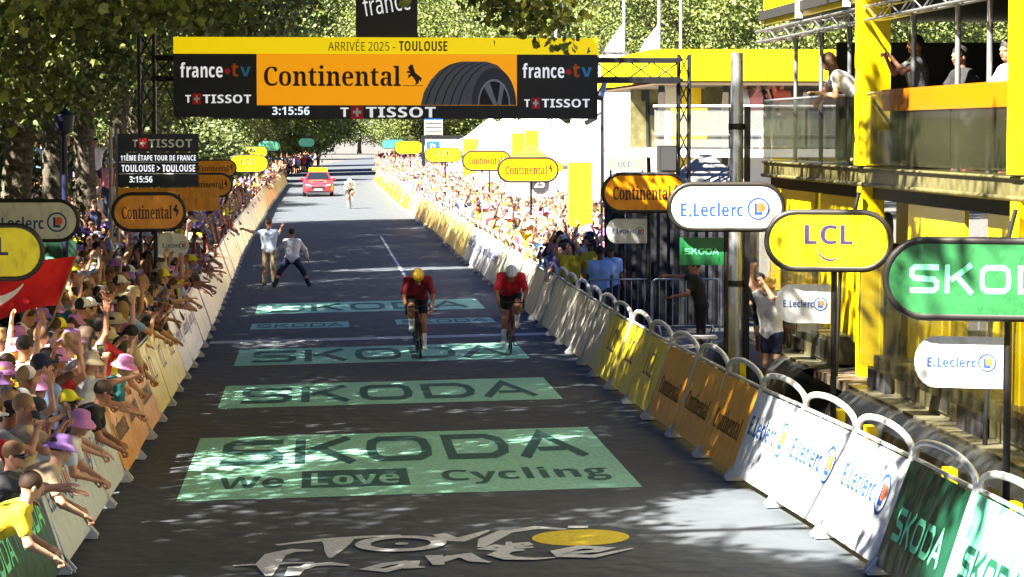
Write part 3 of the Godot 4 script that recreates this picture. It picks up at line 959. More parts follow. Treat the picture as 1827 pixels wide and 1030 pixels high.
func build_far_stand() -> void:
	var yellow := mat("stand yellow", rgb8(255, 225, 0), 0.4)
	var dark := mat("stand dark", rgb8(34, 33, 32), 0.7)
	var white := mat("stand white", rgb8(215, 215, 212), 0.6)
	var grey := mat("stand grey post", rgb8(150, 152, 155), 0.35, 0.6)
	var pane := glass("clear pane", Color(0.75, 0.78, 0.76), 0.22)
	var olive := noisy("stand floor edge", rgb8(92, 88, 52), 0.2, 0.6, 0.5)
	var s := thing("hospitality_stand", "distant two-storey yellow stand facing the camera behind the lamp post", "stand")
	slab(s, "roof", 8.2, 14.0, 5.4, 5.5, -60.2, -71.0, dark)
	slab(s, "fascia", 8.18, 11.0, 5.27, 6.04, -60.05, -60.0, yellow)
	slab(s, "fascia", 11.02, 14.0, 5.27, 6.04, -60.05, -60.0, yellow)
	slab(s, "side_fascia", 8.15, 8.19, 5.27, 6.04, -60.06, -71.0, yellow)
	slab(s, "soffit", 8.2, 14.0, 5.16, 5.26, -60.02, -71.0, mat("brown soffit", rgb8(84, 70, 52), 0.8))
	slab(s, "upper_floor", 8.2, 14.0, 3.4, 3.6, -60.0, -71.0, white)
	slab(s, "back_wall", 8.4, 14.0, 3.6, 5.16, -66.0, -66.1, olive)
	slab(s, "yellow_panel", 8.66, 9.05, 3.7, 5.12, -61.2, -61.25, white)
	slab(s, "yellow_panel", 9.07, 9.55, 3.7, 5.12, -61.1, -61.15, yellow)
	slab(s, "yellow_panel", 8.66, 9.55, 3.7, 4.6, -60.15, -60.2, yellow)
	slab(s, "dark_panel", 9.62, 9.95, 3.62, 5.14, -60.9, -60.95, olive)
	for x in [8.42, 10.0, 12.0, 13.9]:
		slab(s, "column", x - 0.07, x + 0.07, 0.0, 5.16, -60.1, -60.24, mat("column brown", rgb8(66, 58, 50), 0.6))
	for x in [8.2, 10.1, 12.0]:
		slab(s, "balustrade_pane", x + 0.03, x + 1.87, 3.64, 4.6, -60.03, -60.042, pane)
	var b := MB.new()
	b.tube([Vector3(8.2, 4.65, -60.02), Vector3(14.0, 4.65, -60.02)], [0.035], 8)
	part(s, "handrail", b, white)
	b = MB.new()
	b.tube([Vector3(8.2, 3.95, -60.0), Vector3(14.0, 3.95, -60.0)], [0.015], 8)
	part(s, "mid_rail", b, grey)
	slab(s, "lower_wall", 8.6, 9.55, 0.1, 3.4, -60.3, -60.4, yellow)
	slab(s, "slot", 9.6, 10.3, 3.05, 3.18, -60.2, -60.26, dark)
	slab(s, "lower_wall", 9.58, 11.2, 0.1, 3.38, -60.5, -60.6, white)
	slab(s, "lower_wall", 11.22, 14.0, 0.1, 3.38, -60.4, -60.5, yellow)

func gazebo(label: String, x: float, z: float, w: float, eave: float, peak: float, roof: Material, wall: Variant, group := "") -> Node3D:
	var t := thing("canopy_tent", label, "tent", on(x, z), 0, group)
	var b := MB.new()
	var h := w / 2
	var c := [Vector3(-h, eave, h), Vector3(h, eave, h), Vector3(h, eave, -h), Vector3(-h, eave, -h)]
	for i in 4:
		var p: Vector3 = c[i]
		var q: Vector3 = c[(i + 1) % 4]
		var m := (p + q) / 2
		b.quad(p, q, (q * 0.5 + Vector3(0, eave * 0.5 + (peak - eave) * 0.42, 0)), (p * 0.5 + Vector3(0, eave * 0.5 + (peak - eave) * 0.42, 0)), m + Vector3(0, 3, 0))
		b.tri((p * 0.5 + Vector3(0, eave * 0.5 + (peak - eave) * 0.42, 0)), (q * 0.5 + Vector3(0, eave * 0.5 + (peak - eave) * 0.42, 0)), Vector3(0, peak, 0), m + Vector3(0, 3, 0))
		b.quad(p, q, q - Vector3(0, 0.28, 0), p - Vector3(0, 0.28, 0), m)
	part(t, "roof", b, roof)
	for p in c:
		var l := MB.new()
		l.tube([Vector3(p.x * 0.97, 0, p.z * 0.97), Vector3(p.x * 0.97, eave, p.z * 0.97)], [0.03], 6)
		part(t, "leg", l, mat("stand grey post", rgb8(150, 152, 155), 0.35, 0.6))
	if wall != null:
		for k in 3:
			var l := MB.new()
			var bs := Basis(Vector3.UP, PI / 2 * k)
			l.box(bs * Vector3(0, (eave - 0.3) / 2 + 0.02, h * 0.955), Vector3(w * 0.9, eave - 0.34, 0.02), bs)
			part(t, "side_wall", l, wall)
	return t

func build_service_area() -> void:
	var black := noisy("black drape", rgb8(26, 27, 34), 0.35, 0.7, 0.9)
	var white := mat("tent white", rgb8(225, 226, 228), 0.7)
	var yellow := mat("tent yellow", rgb8(250, 222, 0), 0.7)
	var steel := mat("galvanised", rgb8(150, 155, 160), 0.4, 0.7)
	var dark := mat("dark steel", rgb8(45, 47, 50), 0.45, 0.6)
	gazebo("black tent with pointed grey roof between orange and white oval signs", 8.15, -50.0 - 1.6, 2.0, 2.75, 3.55, mat("tent grey", rgb8(125, 122, 120), 0.7), black)
	var t := thing("drape_wall", "tall black curtain wall behind the metal crowd fence", "curtain", on(6.9, -48.9))
	for k in 6:
		var b := MB.new()
		var pts := []
		for i in 7:
			pts.push_back(Vector2(-1.2 + k * 0.42 + i * 0.07, 0.03 * sin(i * 2.1 + k)))
		for i in 6:
			b.quad(Vector3(pts[i].x, 0.02, pts[i].y), Vector3(pts[i + 1].x, 0.02, pts[i + 1].y), Vector3(pts[i + 1].x, 2.5, pts[i + 1].y), Vector3(pts[i].x, 2.5, pts[i].y), Vector3(0, 0, 1))
		part(t, "curtain_panel", b, black)
	var top := MB.new()
	top.tube([Vector3(-1.25, 2.5, 0), Vector3(1.35, 2.5, 0)], [0.03], 8)
	top.tube([Vector3(-1.25, 0, 0), Vector3(-1.25, 2.5, 0)], [0.03], 8)
	top.tube([Vector3(1.35, 0, 0), Vector3(1.35, 2.5, 0)], [0.03], 8)
	part(t, "rail", top, steel)
	# crowd-control fences of vertical bars
	var k := 0
	for f in [[5.75, -46.9, 0.05, 1.25, "metal crowd fence nearest the light blue shirts"], [7.05, -46.85, 0.0, 1.3, "metal crowd fence beside the folding stool"], [6.6, -61.5, 0.35, 1.8, "yellow metal crowd fence behind the sunlit crowd"], [6.3, -70.0, 0.3, 2.0, "yellow metal crowd fence under the sunlit orange oval sign"]]:
		var m: Material = steel if k < 2 else mat("yellow fence", rgb8(240, 205, 20), 0.45)
		var e := thing("crowd_fence", f[4], "fence", on(f[0], f[1]), f[2], "metal crowd fences")
		var w: float = f[3]
		var b := MB.new()
		b.tube([Vector3(-w / 2, 0.08, 0), Vector3(-w / 2, 1.05, 0), Vector3(-w / 2 + 0.06, 1.1, 0), Vector3(w / 2 - 0.06, 1.1, 0), Vector3(w / 2, 1.05, 0), Vector3(w / 2, 0.08, 0)], [0.02], 7)
		b.tube([Vector3(-w / 2, 0.2, 0), Vector3(w / 2, 0.2, 0)], [0.016], 7)
		part(e, "frame", b, m)
		for i in 9:
			b = MB.new()
			var x := -w / 2 + w * (i + 1) / 10.0
			b.tube([Vector3(x, 0.2, 0), Vector3(x, 1.1, 0)], [0.009], 5, false)
			part(e, "bar", b, m)
		for sx in [-1, 1]:
			b = MB.new()
			b.tube([Vector3(sx * w * 0.4, 0.03, -0.3), Vector3(sx * w * 0.4, 0.2, 0), Vector3(sx * w * 0.4, 0.03, 0.3)], [0.016], 6)
			part(e, "foot", b, m)
		k += 1
	# silver lamp post
	t = thing("lamp_post", "thick silver lamp post standing behind the yellow barriers", "post", on(6.26, -36.6))
	var b := MB.new()
	b.tube([Vector3(0, 0, 0), Vector3(0, 0.5, 0), Vector3(0, 0.55, 0), Vector3(0, 3.9, 0)], [0.13, 0.13, 0.115, 0.1], 16)
	part(t, "shaft", b, mat("silver paint", rgb8(185, 190, 198), 0.25, 0.75))
	b = MB.new()
	b.tube([Vector3(0, 3.9, 0), Vector3(0, 4.0, 0), Vector3(0, 5.1, 0)], [0.1, 0.1, 0.09], 16)
	part(t, "upper_shaft", b, mat("silver paint", rgb8(185, 190, 198), 0.25, 0.75))
	for y in [1.6, 2.9, 3.95]:
		b = MB.new()
		b.tube([Vector3(0, y, 0), Vector3(0, y + 0.09, 0)], [0.125], 16)
		part(t, "collar", b, dark)
	b = MB.new()
	b.box(Vector3(0.16, 2.2, 0), Vector3(0.08, 4.2, 0.1))
	part(t, "shade_strip", b, dark)  # dark strip standing in for the shaded side of the post
	# platform, stool
	t = thing("pallet_platform", "low brown wooden platform behind the orange barriers", "platform", on(5.9, -36.4))
	for i in 6:
		slab(t, "plank", -0.55, 0.5, 0.12, 0.15, -0.62 + i * 0.21, -0.43 + i * 0.21, noisy("deck boards", rgb8(95, 82, 66), 0.3, 0.8, 0.8))
	for x in [-0.5, 0.0, 0.45]:
		slab(t, "bearer", x - 0.04, x + 0.04, 0.0, 0.119, -0.6, 0.6, noisy("deck boards", rgb8(95, 82, 66), 0.3, 0.8, 0.8))
	t = thing("folding_stool", "small white folding stool with crossed legs beside the lamp post", "stool", on(6.35, -40.2))
	slab(t, "seat", -0.2, 0.2, 0.52, 0.56, -0.16, 0.16, white)
	for sx in [-1, 1]:
		for sz in [-1, 1]:
			b = MB.new()
			b.tube([Vector3(sx * 0.18, 0.0, sz * 0.15), Vector3(-sx * 0.15, 0.52, sz * 0.15)], [0.013], 6)
			part(t, "leg", b, steel)
	# camera mast with boom
	t = thing("camera_mast", "thin black mast with a small camera in front of the white trailer", "mast", on(8.1, -70.0))
	b = MB.new()
	b.tube([Vector3(0, 0, 0), Vector3(0, 2.5, 0), Vector3(0, 5.25, 0)], [0.07, 0.06, 0.045], 8)
	part(t, "pole", b, dark)
	b = MB.new()
	b.box(Vector3(-0.35, 4.25, 0.1), Vector3(0.35, 0.14, 0.16), Basis(Vector3(0, 0, 1), 0.5))
	b.tube([Vector3(0, 4.5, 0), Vector3(-0.3, 4.3, 0.05)], [0.03], 6)
	part(t, "camera_head", b, dark)
	b = MB.new()
	b.tube([Vector3(0, 5.2, 0), Vector3(-0.5, 4.7, 0)], [0.03], 6)
	b.tube([Vector3(0, 5.2, 0), Vector3(0.9, 5.1, 0), Vector3(1.7, 4.7, 0)], [0.03], 6)
	part(t, "boom", b, dark)
	for sx in [0.0, 2.1, 4.2]:
		b = MB.new()
		b.tube([Vector3(0, 0.5, 0), Vector3(cos(sx) * 0.6, 0.02, sin(sx) * 0.6)], [0.03], 6)
		part(t, "leg", b, dark)
	t = thing("camera_mast", "second thin black mast beside the brown column of the distant stand", "mast", on(9.0, -66.0))
	b = MB.new()
	b.tube([Vector3(0, 0, 0), Vector3(-0.1, 3, 0), Vector3(-0.16, 5.3, 0)], [0.08, 0.06, 0.05], 8)
	part(t, "pole", b, dark)
	b = MB.new()
	b.box(Vector3(0.1, 4.5, 0), Vector3(0.4, 0.25, 0.25))
	b.box(Vector3(-0.2, 4.9, 0), Vector3(0.2, 0.3, 0.2))
	part(t, "camera_head", b, dark)
	# speaker stack
	t = thing("loudspeaker", "tall black loudspeaker box on a stand above the orange oval sign", "loudspeaker", on(8.28, -58.0))
	slab(t, "cabinet", -0.24, 0.2, 2.98, 3.6, -0.25, 0.25, mat("speaker black", rgb8(32, 33, 36), 0.7))
	slab(t, "grille", -0.2, 0.16, 3.02, 3.56, 0.255, 0.27, mat("speaker grille", rgb8(48, 49, 52), 0.8))
	b = MB.new()
	b.tube([Vector3(0, 0, 0), Vector3(0, 2.98, 0)], [0.04], 8)
	part(t, "pole", b, dark)
	# broadcast trailer
	t = thing("broadcast_trailer", "tall white sunlit trailer standing beyond the gantry's end", "trailer", on(10.6, -84.0))
	slab(t, "body", -1.65, 2.6, 0.5, 5.3, -3.0, 0.0, white)
	slab(t, "roof_sign", -1.2, 0.4, 5.302, 5.75, -0.2, 0.0, yellow)
	for i in 4:
		slab(t, "panel_rib", -1.6 + i * 1.0, -1.57 + i * 1.0, 0.6, 5.2, 0.002, 0.02, mat("panel shade", rgb8(190, 192, 195), 0.6))
	for x in [-1.1, 1.9]:
		b = MB.new()
		b.lathe([Vector2(0, -0.12), Vector2(0.45, -0.12), Vector2(0.5, -0.08), Vector2(0.5, 0.08), Vector2(0.45, 0.12), Vector2(0, 0.12)], 16, Transform3D(Basis(Vector3(1, 0, 0), PI / 2), Vector3(x, 0.5, 0.12)))
		part(t, "wheel", b, mat("tyre black", rgb8(25, 25, 26), 0.85))
	# union board
	t = thing("notice_board", "small pale yellow board lettered UCI above the orange oval sign", "sign", on(7.55, -60.0))
	slab(t, "board", -0.48, 0.46, 3.0, 3.27, -0.02, 0.02, mat("pale yellow board", rgb8(196, 196, 120), 0.5))
	lettering(t, "UCI", font_bold, 0.3, 0.15, mat("blue ink", rgb8(30, 70, 140), 0.5), at(-0.08, 3.135, 0.024))
	for x in [-0.4, 0.4]:
		b = MB.new()
		b.tube([Vector3(x, 0, -0.05), Vector3(x, 3.3, -0.05)], [0.025], 6)
		part(t, "post", b, dark)
	# tall yellow banners
	k = 0
	for a in [[6.25, -58.5, 0.55, 3.2, "tall yellow banner column beside the sunlit crowd near the orange oval sign"], [8.35, -96.0, 0.5, 4.0, "slim yellow banner column beyond the yellow crowd fences"], [9.6, -104.0, 0.5, 4.3, "pale banner column beside the white marquees"], [7.3, -88.0, 0.7, 3.0, "wide pale banner behind the sunlit crowd near the pointed yellow tent"], [8.9, -109.0, 0.6, 3.9, "yellow banner column in front of the second marquee"], [7.9, -127.0, 0.8, 3.6, "yellow banner column in front of the third marquee"], [11.2, -97.5, 0.6, 4.2, "yellow banner column beside the first marquee"]]:
		t = thing("upright_banner", a[4], "banner", on(a[0], a[1]))
		slab(t, "fabric", -a[2] / 2, a[2] / 2, 0.25, a[3], -0.03, 0.03, yellow if k != 2 and k != 3 else white)
		slab(t, "foot", -0.3, 0.3, 0.0, 0.05, -0.25, 0.25, dark)
		b = MB.new()
		b.tube([Vector3(-a[2] / 2 - 0.02, 0.05, 0), Vector3(-a[2] / 2 - 0.02, a[3] + 0.05, 0)], [0.02], 6)
		part(t, "pole", b, steel)
		k += 1
	# marquees beyond the crowd
	var places := ["first", "second", "third", "fourth", "fifth"]
	k = 0
	for a in [[10.4, -100.0, 4.5, 2.9, 4.4], [9.6, -112.0, 5.0, 3.0, 4.8], [11.5, -126.0, 6.0, 3.2, 5.2], [9.8, -140.0, 5.0, 3.0, 4.8], [13.0, -158.0, 7.0, 3.4, 5.6]]:
		gazebo("white marquee behind the sunlit crowd, %s from the gantry" % places[k], a[0], a[1], a[2], a[3], a[4], white, white, "white marquees")
		k += 1
	gazebo("small yellow pointed tent behind the sunlit orange oval sign", 7.95, -92.0, 2.2, 2.75, 3.5, yellow, null)
	# screen frame over the crowd
	t = thing("screen_frame", "black framed outdoor screen with a blue square beyond the small yellow oval sign", "screen", on(8.6, -150.0))
	slab(t, "screen", -2.1, 2.1, 2.3, 3.55, -0.06, 0.0, white)
	slab(t, "beam", -2.3, 2.3, 3.58, 3.75, -0.2, 0.05, dark)
	slab(t, "blue_square", -2.0, -1.2, 2.65, 3.4, 0.003, 0.02, mat("blue panel", rgb8(40, 95, 200), 0.5))
	lettering(t, "P", font_bold, 0.32, 0.45, white, at(-1.6, 3.0, 0.026))
	for x in [-2.2, 2.2]:
		slab(t, "post", x - 0.08, x + 0.08, 0.0, 3.57, -0.2, 0.05, dark)
	t = thing("notice_tower", "striped notice tower rising above the black framed screen", "sign", on(7.6, -162.0))
	slab(t, "board", -0.6, 0.6, 3.6, 4.75, -0.1, 0.0, mat("board grey", rgb8(195, 185, 165), 0.6))
	slab(t, "header", -0.62, 0.62, 4.752, 5.0, -0.1, 0.02, mat("blue panel", rgb8(40, 95, 200), 0.5))
	for i in 4:
		slab(t, "stripe", -0.55, 0.55, 3.75 + i * 0.25, 3.8 + i * 0.25, 0.002, 0.02, dark)
	for x in [-0.55, 0.55]:
		slab(t, "post", x - 0.05, x + 0.05, 0.0, 3.6, -0.1, 0.0, dark)
	t = thing("scaffold_tower", "green netted scaffold tower between the marquees", "scaffold", on(10.6, -118.0))
	part(t, "frame", lattice(Vector3(0, 0, 0), Vector3(0, 4.6, 0), 1.1, 0.04, 0.9), mat("green frame", rgb8(30, 110, 85), 0.6))
	slab(t, "platform", -0.6, 0.6, 2.7, 2.78, -0.6, 0.6, mat("green frame", rgb8(30, 110, 85), 0.6))
	# distance discs on white panels
	for a in [[7.9, -160.0, 2.75, "75", 0.33, "black disc lettered 75 on a white board past the crowd"], [7.2, -80.0, 2.25, "25", 0.3, "grey disc lettered 25 on a white board past the crowd"]]:
		t = thing("distance_disc", a[5], "sign", on(a[0], a[1]), 0, "round distance markers")
		slab(t, "board", -1.1, 0.5, a[2] - 0.4, a[2] + 0.35, -0.05, 0.0, white)
		b = MB.new()
		b.prism(circle(a[4], 24), 0.002, 0.03, at(0, a[2], 0))
		part(t, "disc", b, mat("disc grey", rgb8(50, 50, 58), 0.6))
		lettering(t, a[3], font_bold, a[4] * 1.1, a[4] * 0.8, white, at(0, a[2], 0.034))
		for x in [-0.9, 0.3]:
			b = MB.new()
			b.tube([Vector3(x, 0, -0.08), Vector3(x, a[2], -0.08)], [0.03], 6)
			part(t, "post", b, steel)
	# white flags on poles
	k = 0
	for a in [[8.5, -88.0, 9.0, 0.0], [11.2, -90.0, 9.5, 0.7], [12.5, -90.0, 9.8, 0.6], [13.0, -88.0, 10.0, 0.0]]:
		t = thing("flag_pole", "white flag pole %s from the gantry's yellow header" % places[k], "flag pole", on(a[0], a[1]), 0, "white flag poles")
		b = MB.new()
		b.tube([Vector3(0, 0, 0), Vector3(0, a[2], 0)], [0.06, 0.045], 8)
		part(t, "pole", b, white)
		if a[3] > 0:
			b = MB.new()
			for i in 8:
				var x0 := 0.05 + i * 0.11
				var d0 := 0.12 * sin(i * 1.1)
				var d1 := 0.12 * sin((i + 1) * 1.1)
				b.quad(Vector3(-x0, 7.9 - i * 0.16, d0), Vector3(-x0 - 0.11, 7.75 - i * 0.16, d1), Vector3(-x0 - 0.11, 6.6 - i * 0.12, d1), Vector3(-x0, 6.7 - i * 0.12, d0), Vector3(0, 0, 1))
			part(t, "flag", b, white)
		k += 1

# ---------------------------------------------------------------- barriers
func line_x(tab: Array, d: float) -> float:
	for i in tab.size() - 1:
		if d <= tab[i + 1][0]:
			return lerpf(tab[i][1], tab[i + 1][1], clampf((d - tab[i][0]) / (tab[i + 1][0] - tab[i][0]), 0, 1))
	return tab[tab.size() - 1][1] + bend(d) - bend(tab[tab.size() - 1][0])

var LEFT := [[16.0, -2.42], [24.0, -2.3], [30.0, -2.22], [48.0, -2.13], [66.0, -2.3], [81.0, -2.48], [136.0, -2.62], [170.0, -2.5]]
var RIGHT := [[16.0, 5.0], [22.5, 4.88], [28.3, 4.6], [34.0, 4.45], [41.0, 4.42], [50.0, 4.46], [75.0, 4.43], [95.0, 4.5], [126.0, 4.3], [170.0, 4.33]]

func ordinal(n: int) -> String:
	var small := ["first", "second", "third", "fourth", "fifth", "sixth", "seventh", "eighth", "ninth", "tenth", "eleventh", "twelfth"]
	if n < small.size():
		return small[n]
	var k := n + 1
	var e := "th"
	if k % 100 < 11 or k % 100 > 13:
		e = ["th", "st", "nd", "rd", "th", "th", "th", "th", "th", "th"][k % 10]
	return "%d%s" % [k, e]

func vinyl(key: String, c: Color) -> StandardMaterial3D:
	if mats.has(key):
		return mats[key]
	var m := mat(key, c, 0.3)
	m.normal_enabled = true
	if not texts.has("vinyl"):
		texts["vinyl"] = noise_tex(21, 0.008, [], 512, true, 9.0)
	m.normal_texture = texts["vinyl"]
	m.normal_scale = 0.55
	if not texts.has("scuffs"):
		texts["scuffs"] = noise_tex(41, 0.02, [Color(0.8, 0.79, 0.76), Color(0.97, 0.97, 0.96), Color(1, 1, 1), Color(1, 1, 1)], 512)
	m.albedo_texture = texts["scuffs"]
	m.uv1_triplanar = true
	m.uv1_world_triplanar = true
	m.uv1_scale = Vector3(0.6, 0.25, 0.6)
	return m

func build_barriers() -> void:
	var cols := {
		"dark": vinyl("panel dark green", rgb8(22, 70, 52)), "mint": vinyl("panel mint", rgb8(120, 235, 185)), "white": vinyl("panel white", rgb8(214, 220, 228)),
		"orange": vinyl("panel orange", rgb8(238, 160, 30)), "yellow": vinyl("panel yellow", rgb8(232, 212, 40)), "cream": vinyl("panel cream", rgb8(226, 216, 178)), "grey": vinyl("panel grey", rgb8(198, 196, 188)), "tan": vinyl("panel tan", rgb8(222, 190, 110))}
	var said := {"dark": "dark green lettered", "mint": "mint green lettered", "white": "white lettered", "orange": "orange", "yellow": "yellow lettered", "cream": "cream", "grey": "pale grey", "tan": "tan"}
	var frame_m := mat("barrier tube", rgb8(205, 205, 205), 0.35, 0.35)
	var foot_m := mat("barrier foot", rgb8(195, 197, 200), 0.5)
	var blue := mat("blue ink", rgb8(30, 70, 140), 0.5)
	var green := mat("green ink", rgb8(20, 80, 60), 0.5)
	var mintink := mat("mint ink", rgb8(120, 240, 180), 0.5)
	var brown := mat("brown ink", rgb8(52, 22, 8), 0.5)
	var purple := mat("violet ink", rgb8(70, 55, 110), 0.5)
	for side in [-1, 1]:
		# shared shapes: the panel leans away from the road, the foot sticks out on to it
		var lean := 0.32
		var up := Vector3(side * lean, 0.92, 0).normalized()
		var panel := MB.new()
		var nrm := up.cross(Vector3(0, 0, -side)).normalized()
		panel.box(Vector3(side * (0.02 + lean / 2), 0.1 + 0.46, -1.0), Vector3(0.02, 0.975, 1.96), Basis(nrm, up, nrm.cross(up)))
		var pm := panel.mesh()
		var fr := MB.new()
		for z in [-0.01, -1.99]:
			fr.tube([Vector3(side * 0.035, 0.06, z), Vector3(side * (0.035 + lean), 1.06, z)], [0.022], 7)
		fr.tube([Vector3(side * (0.04 + lean), 1.05, 0), Vector3(side * (0.04 + lean), 1.05, -2)], [0.02], 7)
		fr.tube([Vector3(side * 0.06, 0.1, 0), Vector3(side * 0.06, 0.1, -2)], [0.018], 7)
		fr.tube([Vector3(side * (0.04 + lean), 1.05, -1.0), Vector3(side * 0.95, 0.05, -1.0)], [0.018], 6)
		var fm := fr.mesh()
		var ft := MB.new()
		ft.box(Vector3(side * 0.36, 0.03, -0.04), Vector3(0.84, 0.03, 0.06))
		ft.prism(PackedVector2Array([Vector2(-0.075, 0.045), Vector2(0.07, 0.045), Vector2(0.1, 0.2), Vector2(0.06, 0.2)]), -0.06, -0.02, Transform3D(Basis.from_scale(Vector3(side, 1, 1)), Vector3.ZERO))
		var ftm := ft.mesh()
		var hp := MB.new()
		var arc := []
		for i in 15:
			var a := PI * i / 14.0
			arc.push_back(Vector3(side * (0.05 + lean), 1.06 + 0.2 * pow(sin(a), 0.75), -1.0 + cos(a) * 0.97))
		hp.tube(arc, [0.032], 9)
		var hm := hp.mesh()
		var tab: Array = LEFT if side < 0 else RIGHT
		var n := 0
		var d := 17.4 if side > 0 else 18.8
		while d < 196.0:
			var x0 := line_x(tab, d)
			var x1 := line_x(tab, d + 2.0)
			var c := "cream"
			if side > 0:
				c = ["dark", "mint", "dark", "white", "white", "white", "orange", "orange", "orange", "yellow", "yellow", "yellow"][n + 1] if n < 11 else ("grey" if d < 62 else ("white" if d < 74 else ("tan" if d < 118 else "yellow")))
			else:
				c = ["dark", "dark", "white", "white", "white", "orange", "orange", "orange", "yellow", "yellow", "yellow", "white", "white", "white"][n] if n < 14 else ("cream" if d < 130 else "tan")
			var where := "along the stands' side" if side > 0 else "along the shaded crowd's side"
			var t := thing("race_barrier", "%s race barrier, %s from the camera %s" % [said[c], ordinal(n), where], "barrier", on(x0 + rng.randf_range(-0.012, 0.012), -d), -atan2(x1 - x0, 2.0) + rng.randf_range(-0.008, 0.008), "race barriers " + where)
			part(t, "panel", pm, cols[c])
			part(t, "frame", fm, frame_m)
			part(t, "foot", ftm, foot_m)
			part(t, "foot", ftm, foot_m, at(0, 0, -1.9))
			if side > 0:
				part(t, "hoop", hm, frame_m)
			var face := Transform3D(Basis(Vector3(0, 0, side), up, Vector3(0, 0, side).cross(up)), Vector3(side * (0.02 + lean / 2), 0.56, -1.0) + Vector3(0, 0, side).cross(up) * 0.014)
			if c == "dark" or c == "mint":
				wordmark(t, 1.5, 0.3, mintink if c == "dark" else green, face * at(0, -0.06 if side > 0 else 0.1, 0))
			elif c == "white" and d < 80:
				lettering(t, "E.Leclerc", font_bold, 1.18, 0.24, blue, face * at(-0.28, 0.1, 0))
				leclerc_disc(t, 0.2, face * at(0.58, 0.1, 0))
			elif c == "orange" and d < 60:
				lettering(t, "Continental", font_serif, 1.5, 0.26, brown, face * at(0, -0.02, 0))
			elif c == "yellow" and d < 60:
				lettering(t, "LCL", font_sans, 0.75, 0.34, mat("deep violet ink", rgb8(48, 34, 80), 0.5), face * at(0, 0.12, 0))
			n += 1
			d += 2.0

func leclerc_disc(parent: Node3D, r: float, t: Transform3D) -> void:
	var b := MB.new()
	var ring := []
	for i in 24:
		ring.push_back(Vector2(cos(TAU * i / 24), sin(TAU * i / 24)) * r * 0.9)
	b.stroke(ring, [r * 0.16], Transform3D(), true)
	b.stroke([Vector2(-0.25, 0.5) * r, Vector2(-0.25, -0.4) * r, Vector2(0.35, -0.4) * r], [r * 0.24], Transform3D(), false, 0.0012)
	part(parent, "emblem_ring", b, mat("blue ink", rgb8(30, 70, 140), 0.5), t)
	b = MB.new()
	b.prism(circle(r * 0.4, 14, Vector2(0.18, 0.12) * r), 0, 0)
	part(parent, "emblem_dot", b, mat("emblem orange", rgb8(225, 105, 50), 0.5), t * at(0, 0, 0.0006))

# ---------------------------------------------------------------- oval signs
func sign_face(p: Node3D, kind: String, w: float, h: float, t: Transform3D) -> void:
	var brown := mat("brown ink", rgb8(52, 22, 8), 0.5)
	var blue := mat("blue ink", rgb8(30, 70, 140), 0.5)
	var violet := mat("deep violet ink", rgb8(48, 34, 80), 0.5)
	if kind == "orange":
		lettering(p, "Continental", font_serif, w * 0.72, h * 0.4, brown, t * at(-w * 0.03, 0, 0))
		var b := MB.new()
		b.stroke([Vector2(0.0, 0.5), Vector2(-0.25, 0.1), Vector2(0.1, -0.05), Vector2(-0.05, -0.5)], [0.18, 0.3, 0.25, 0.1])
		part(p, "horse_emblem", b, brown, t * Transform3D(Basis.from_scale(Vector3(h * 0.25, h * 0.35, 1)), Vector3(w * 0.4, h * 0.04, 0)))
	elif kind == "white":
		lettering(p, "E.Leclerc", font_bold, w * 0.56, h * 0.34, blue, t * at(-w * 0.13, -h * 0.06, 0))
		leclerc_disc(p, h * 0.27, t * at(w * 0.29, -h * 0.04, 0))
	elif kind == "yellow":
		lettering(p, "LCL", font_bold, w * 0.4, h * 0.36, violet, t * at(w * 0.0, h * 0.12, 0))
		var b := MB.new()
		var q := []
		for i in 9:
			var a := PI * (1.12 + 0.6 * i / 8.0)
			q.push_back(Vector2(cos(a) * w * 0.13 + w * 0.02, sin(a) * h * 0.34 - h * 0.02))
		b.stroke(q, [0.004, 0.012, 0.022, 0.026, 0.026, 0.024, 0.018, 0.01, 0.003])
		part(p, "swoosh", b, violet, t)
	elif kind == "green":
		wordmark(p, w * 0.8, h * 0.4, mat("mint ink", rgb8(120, 240, 180), 0.5), t)

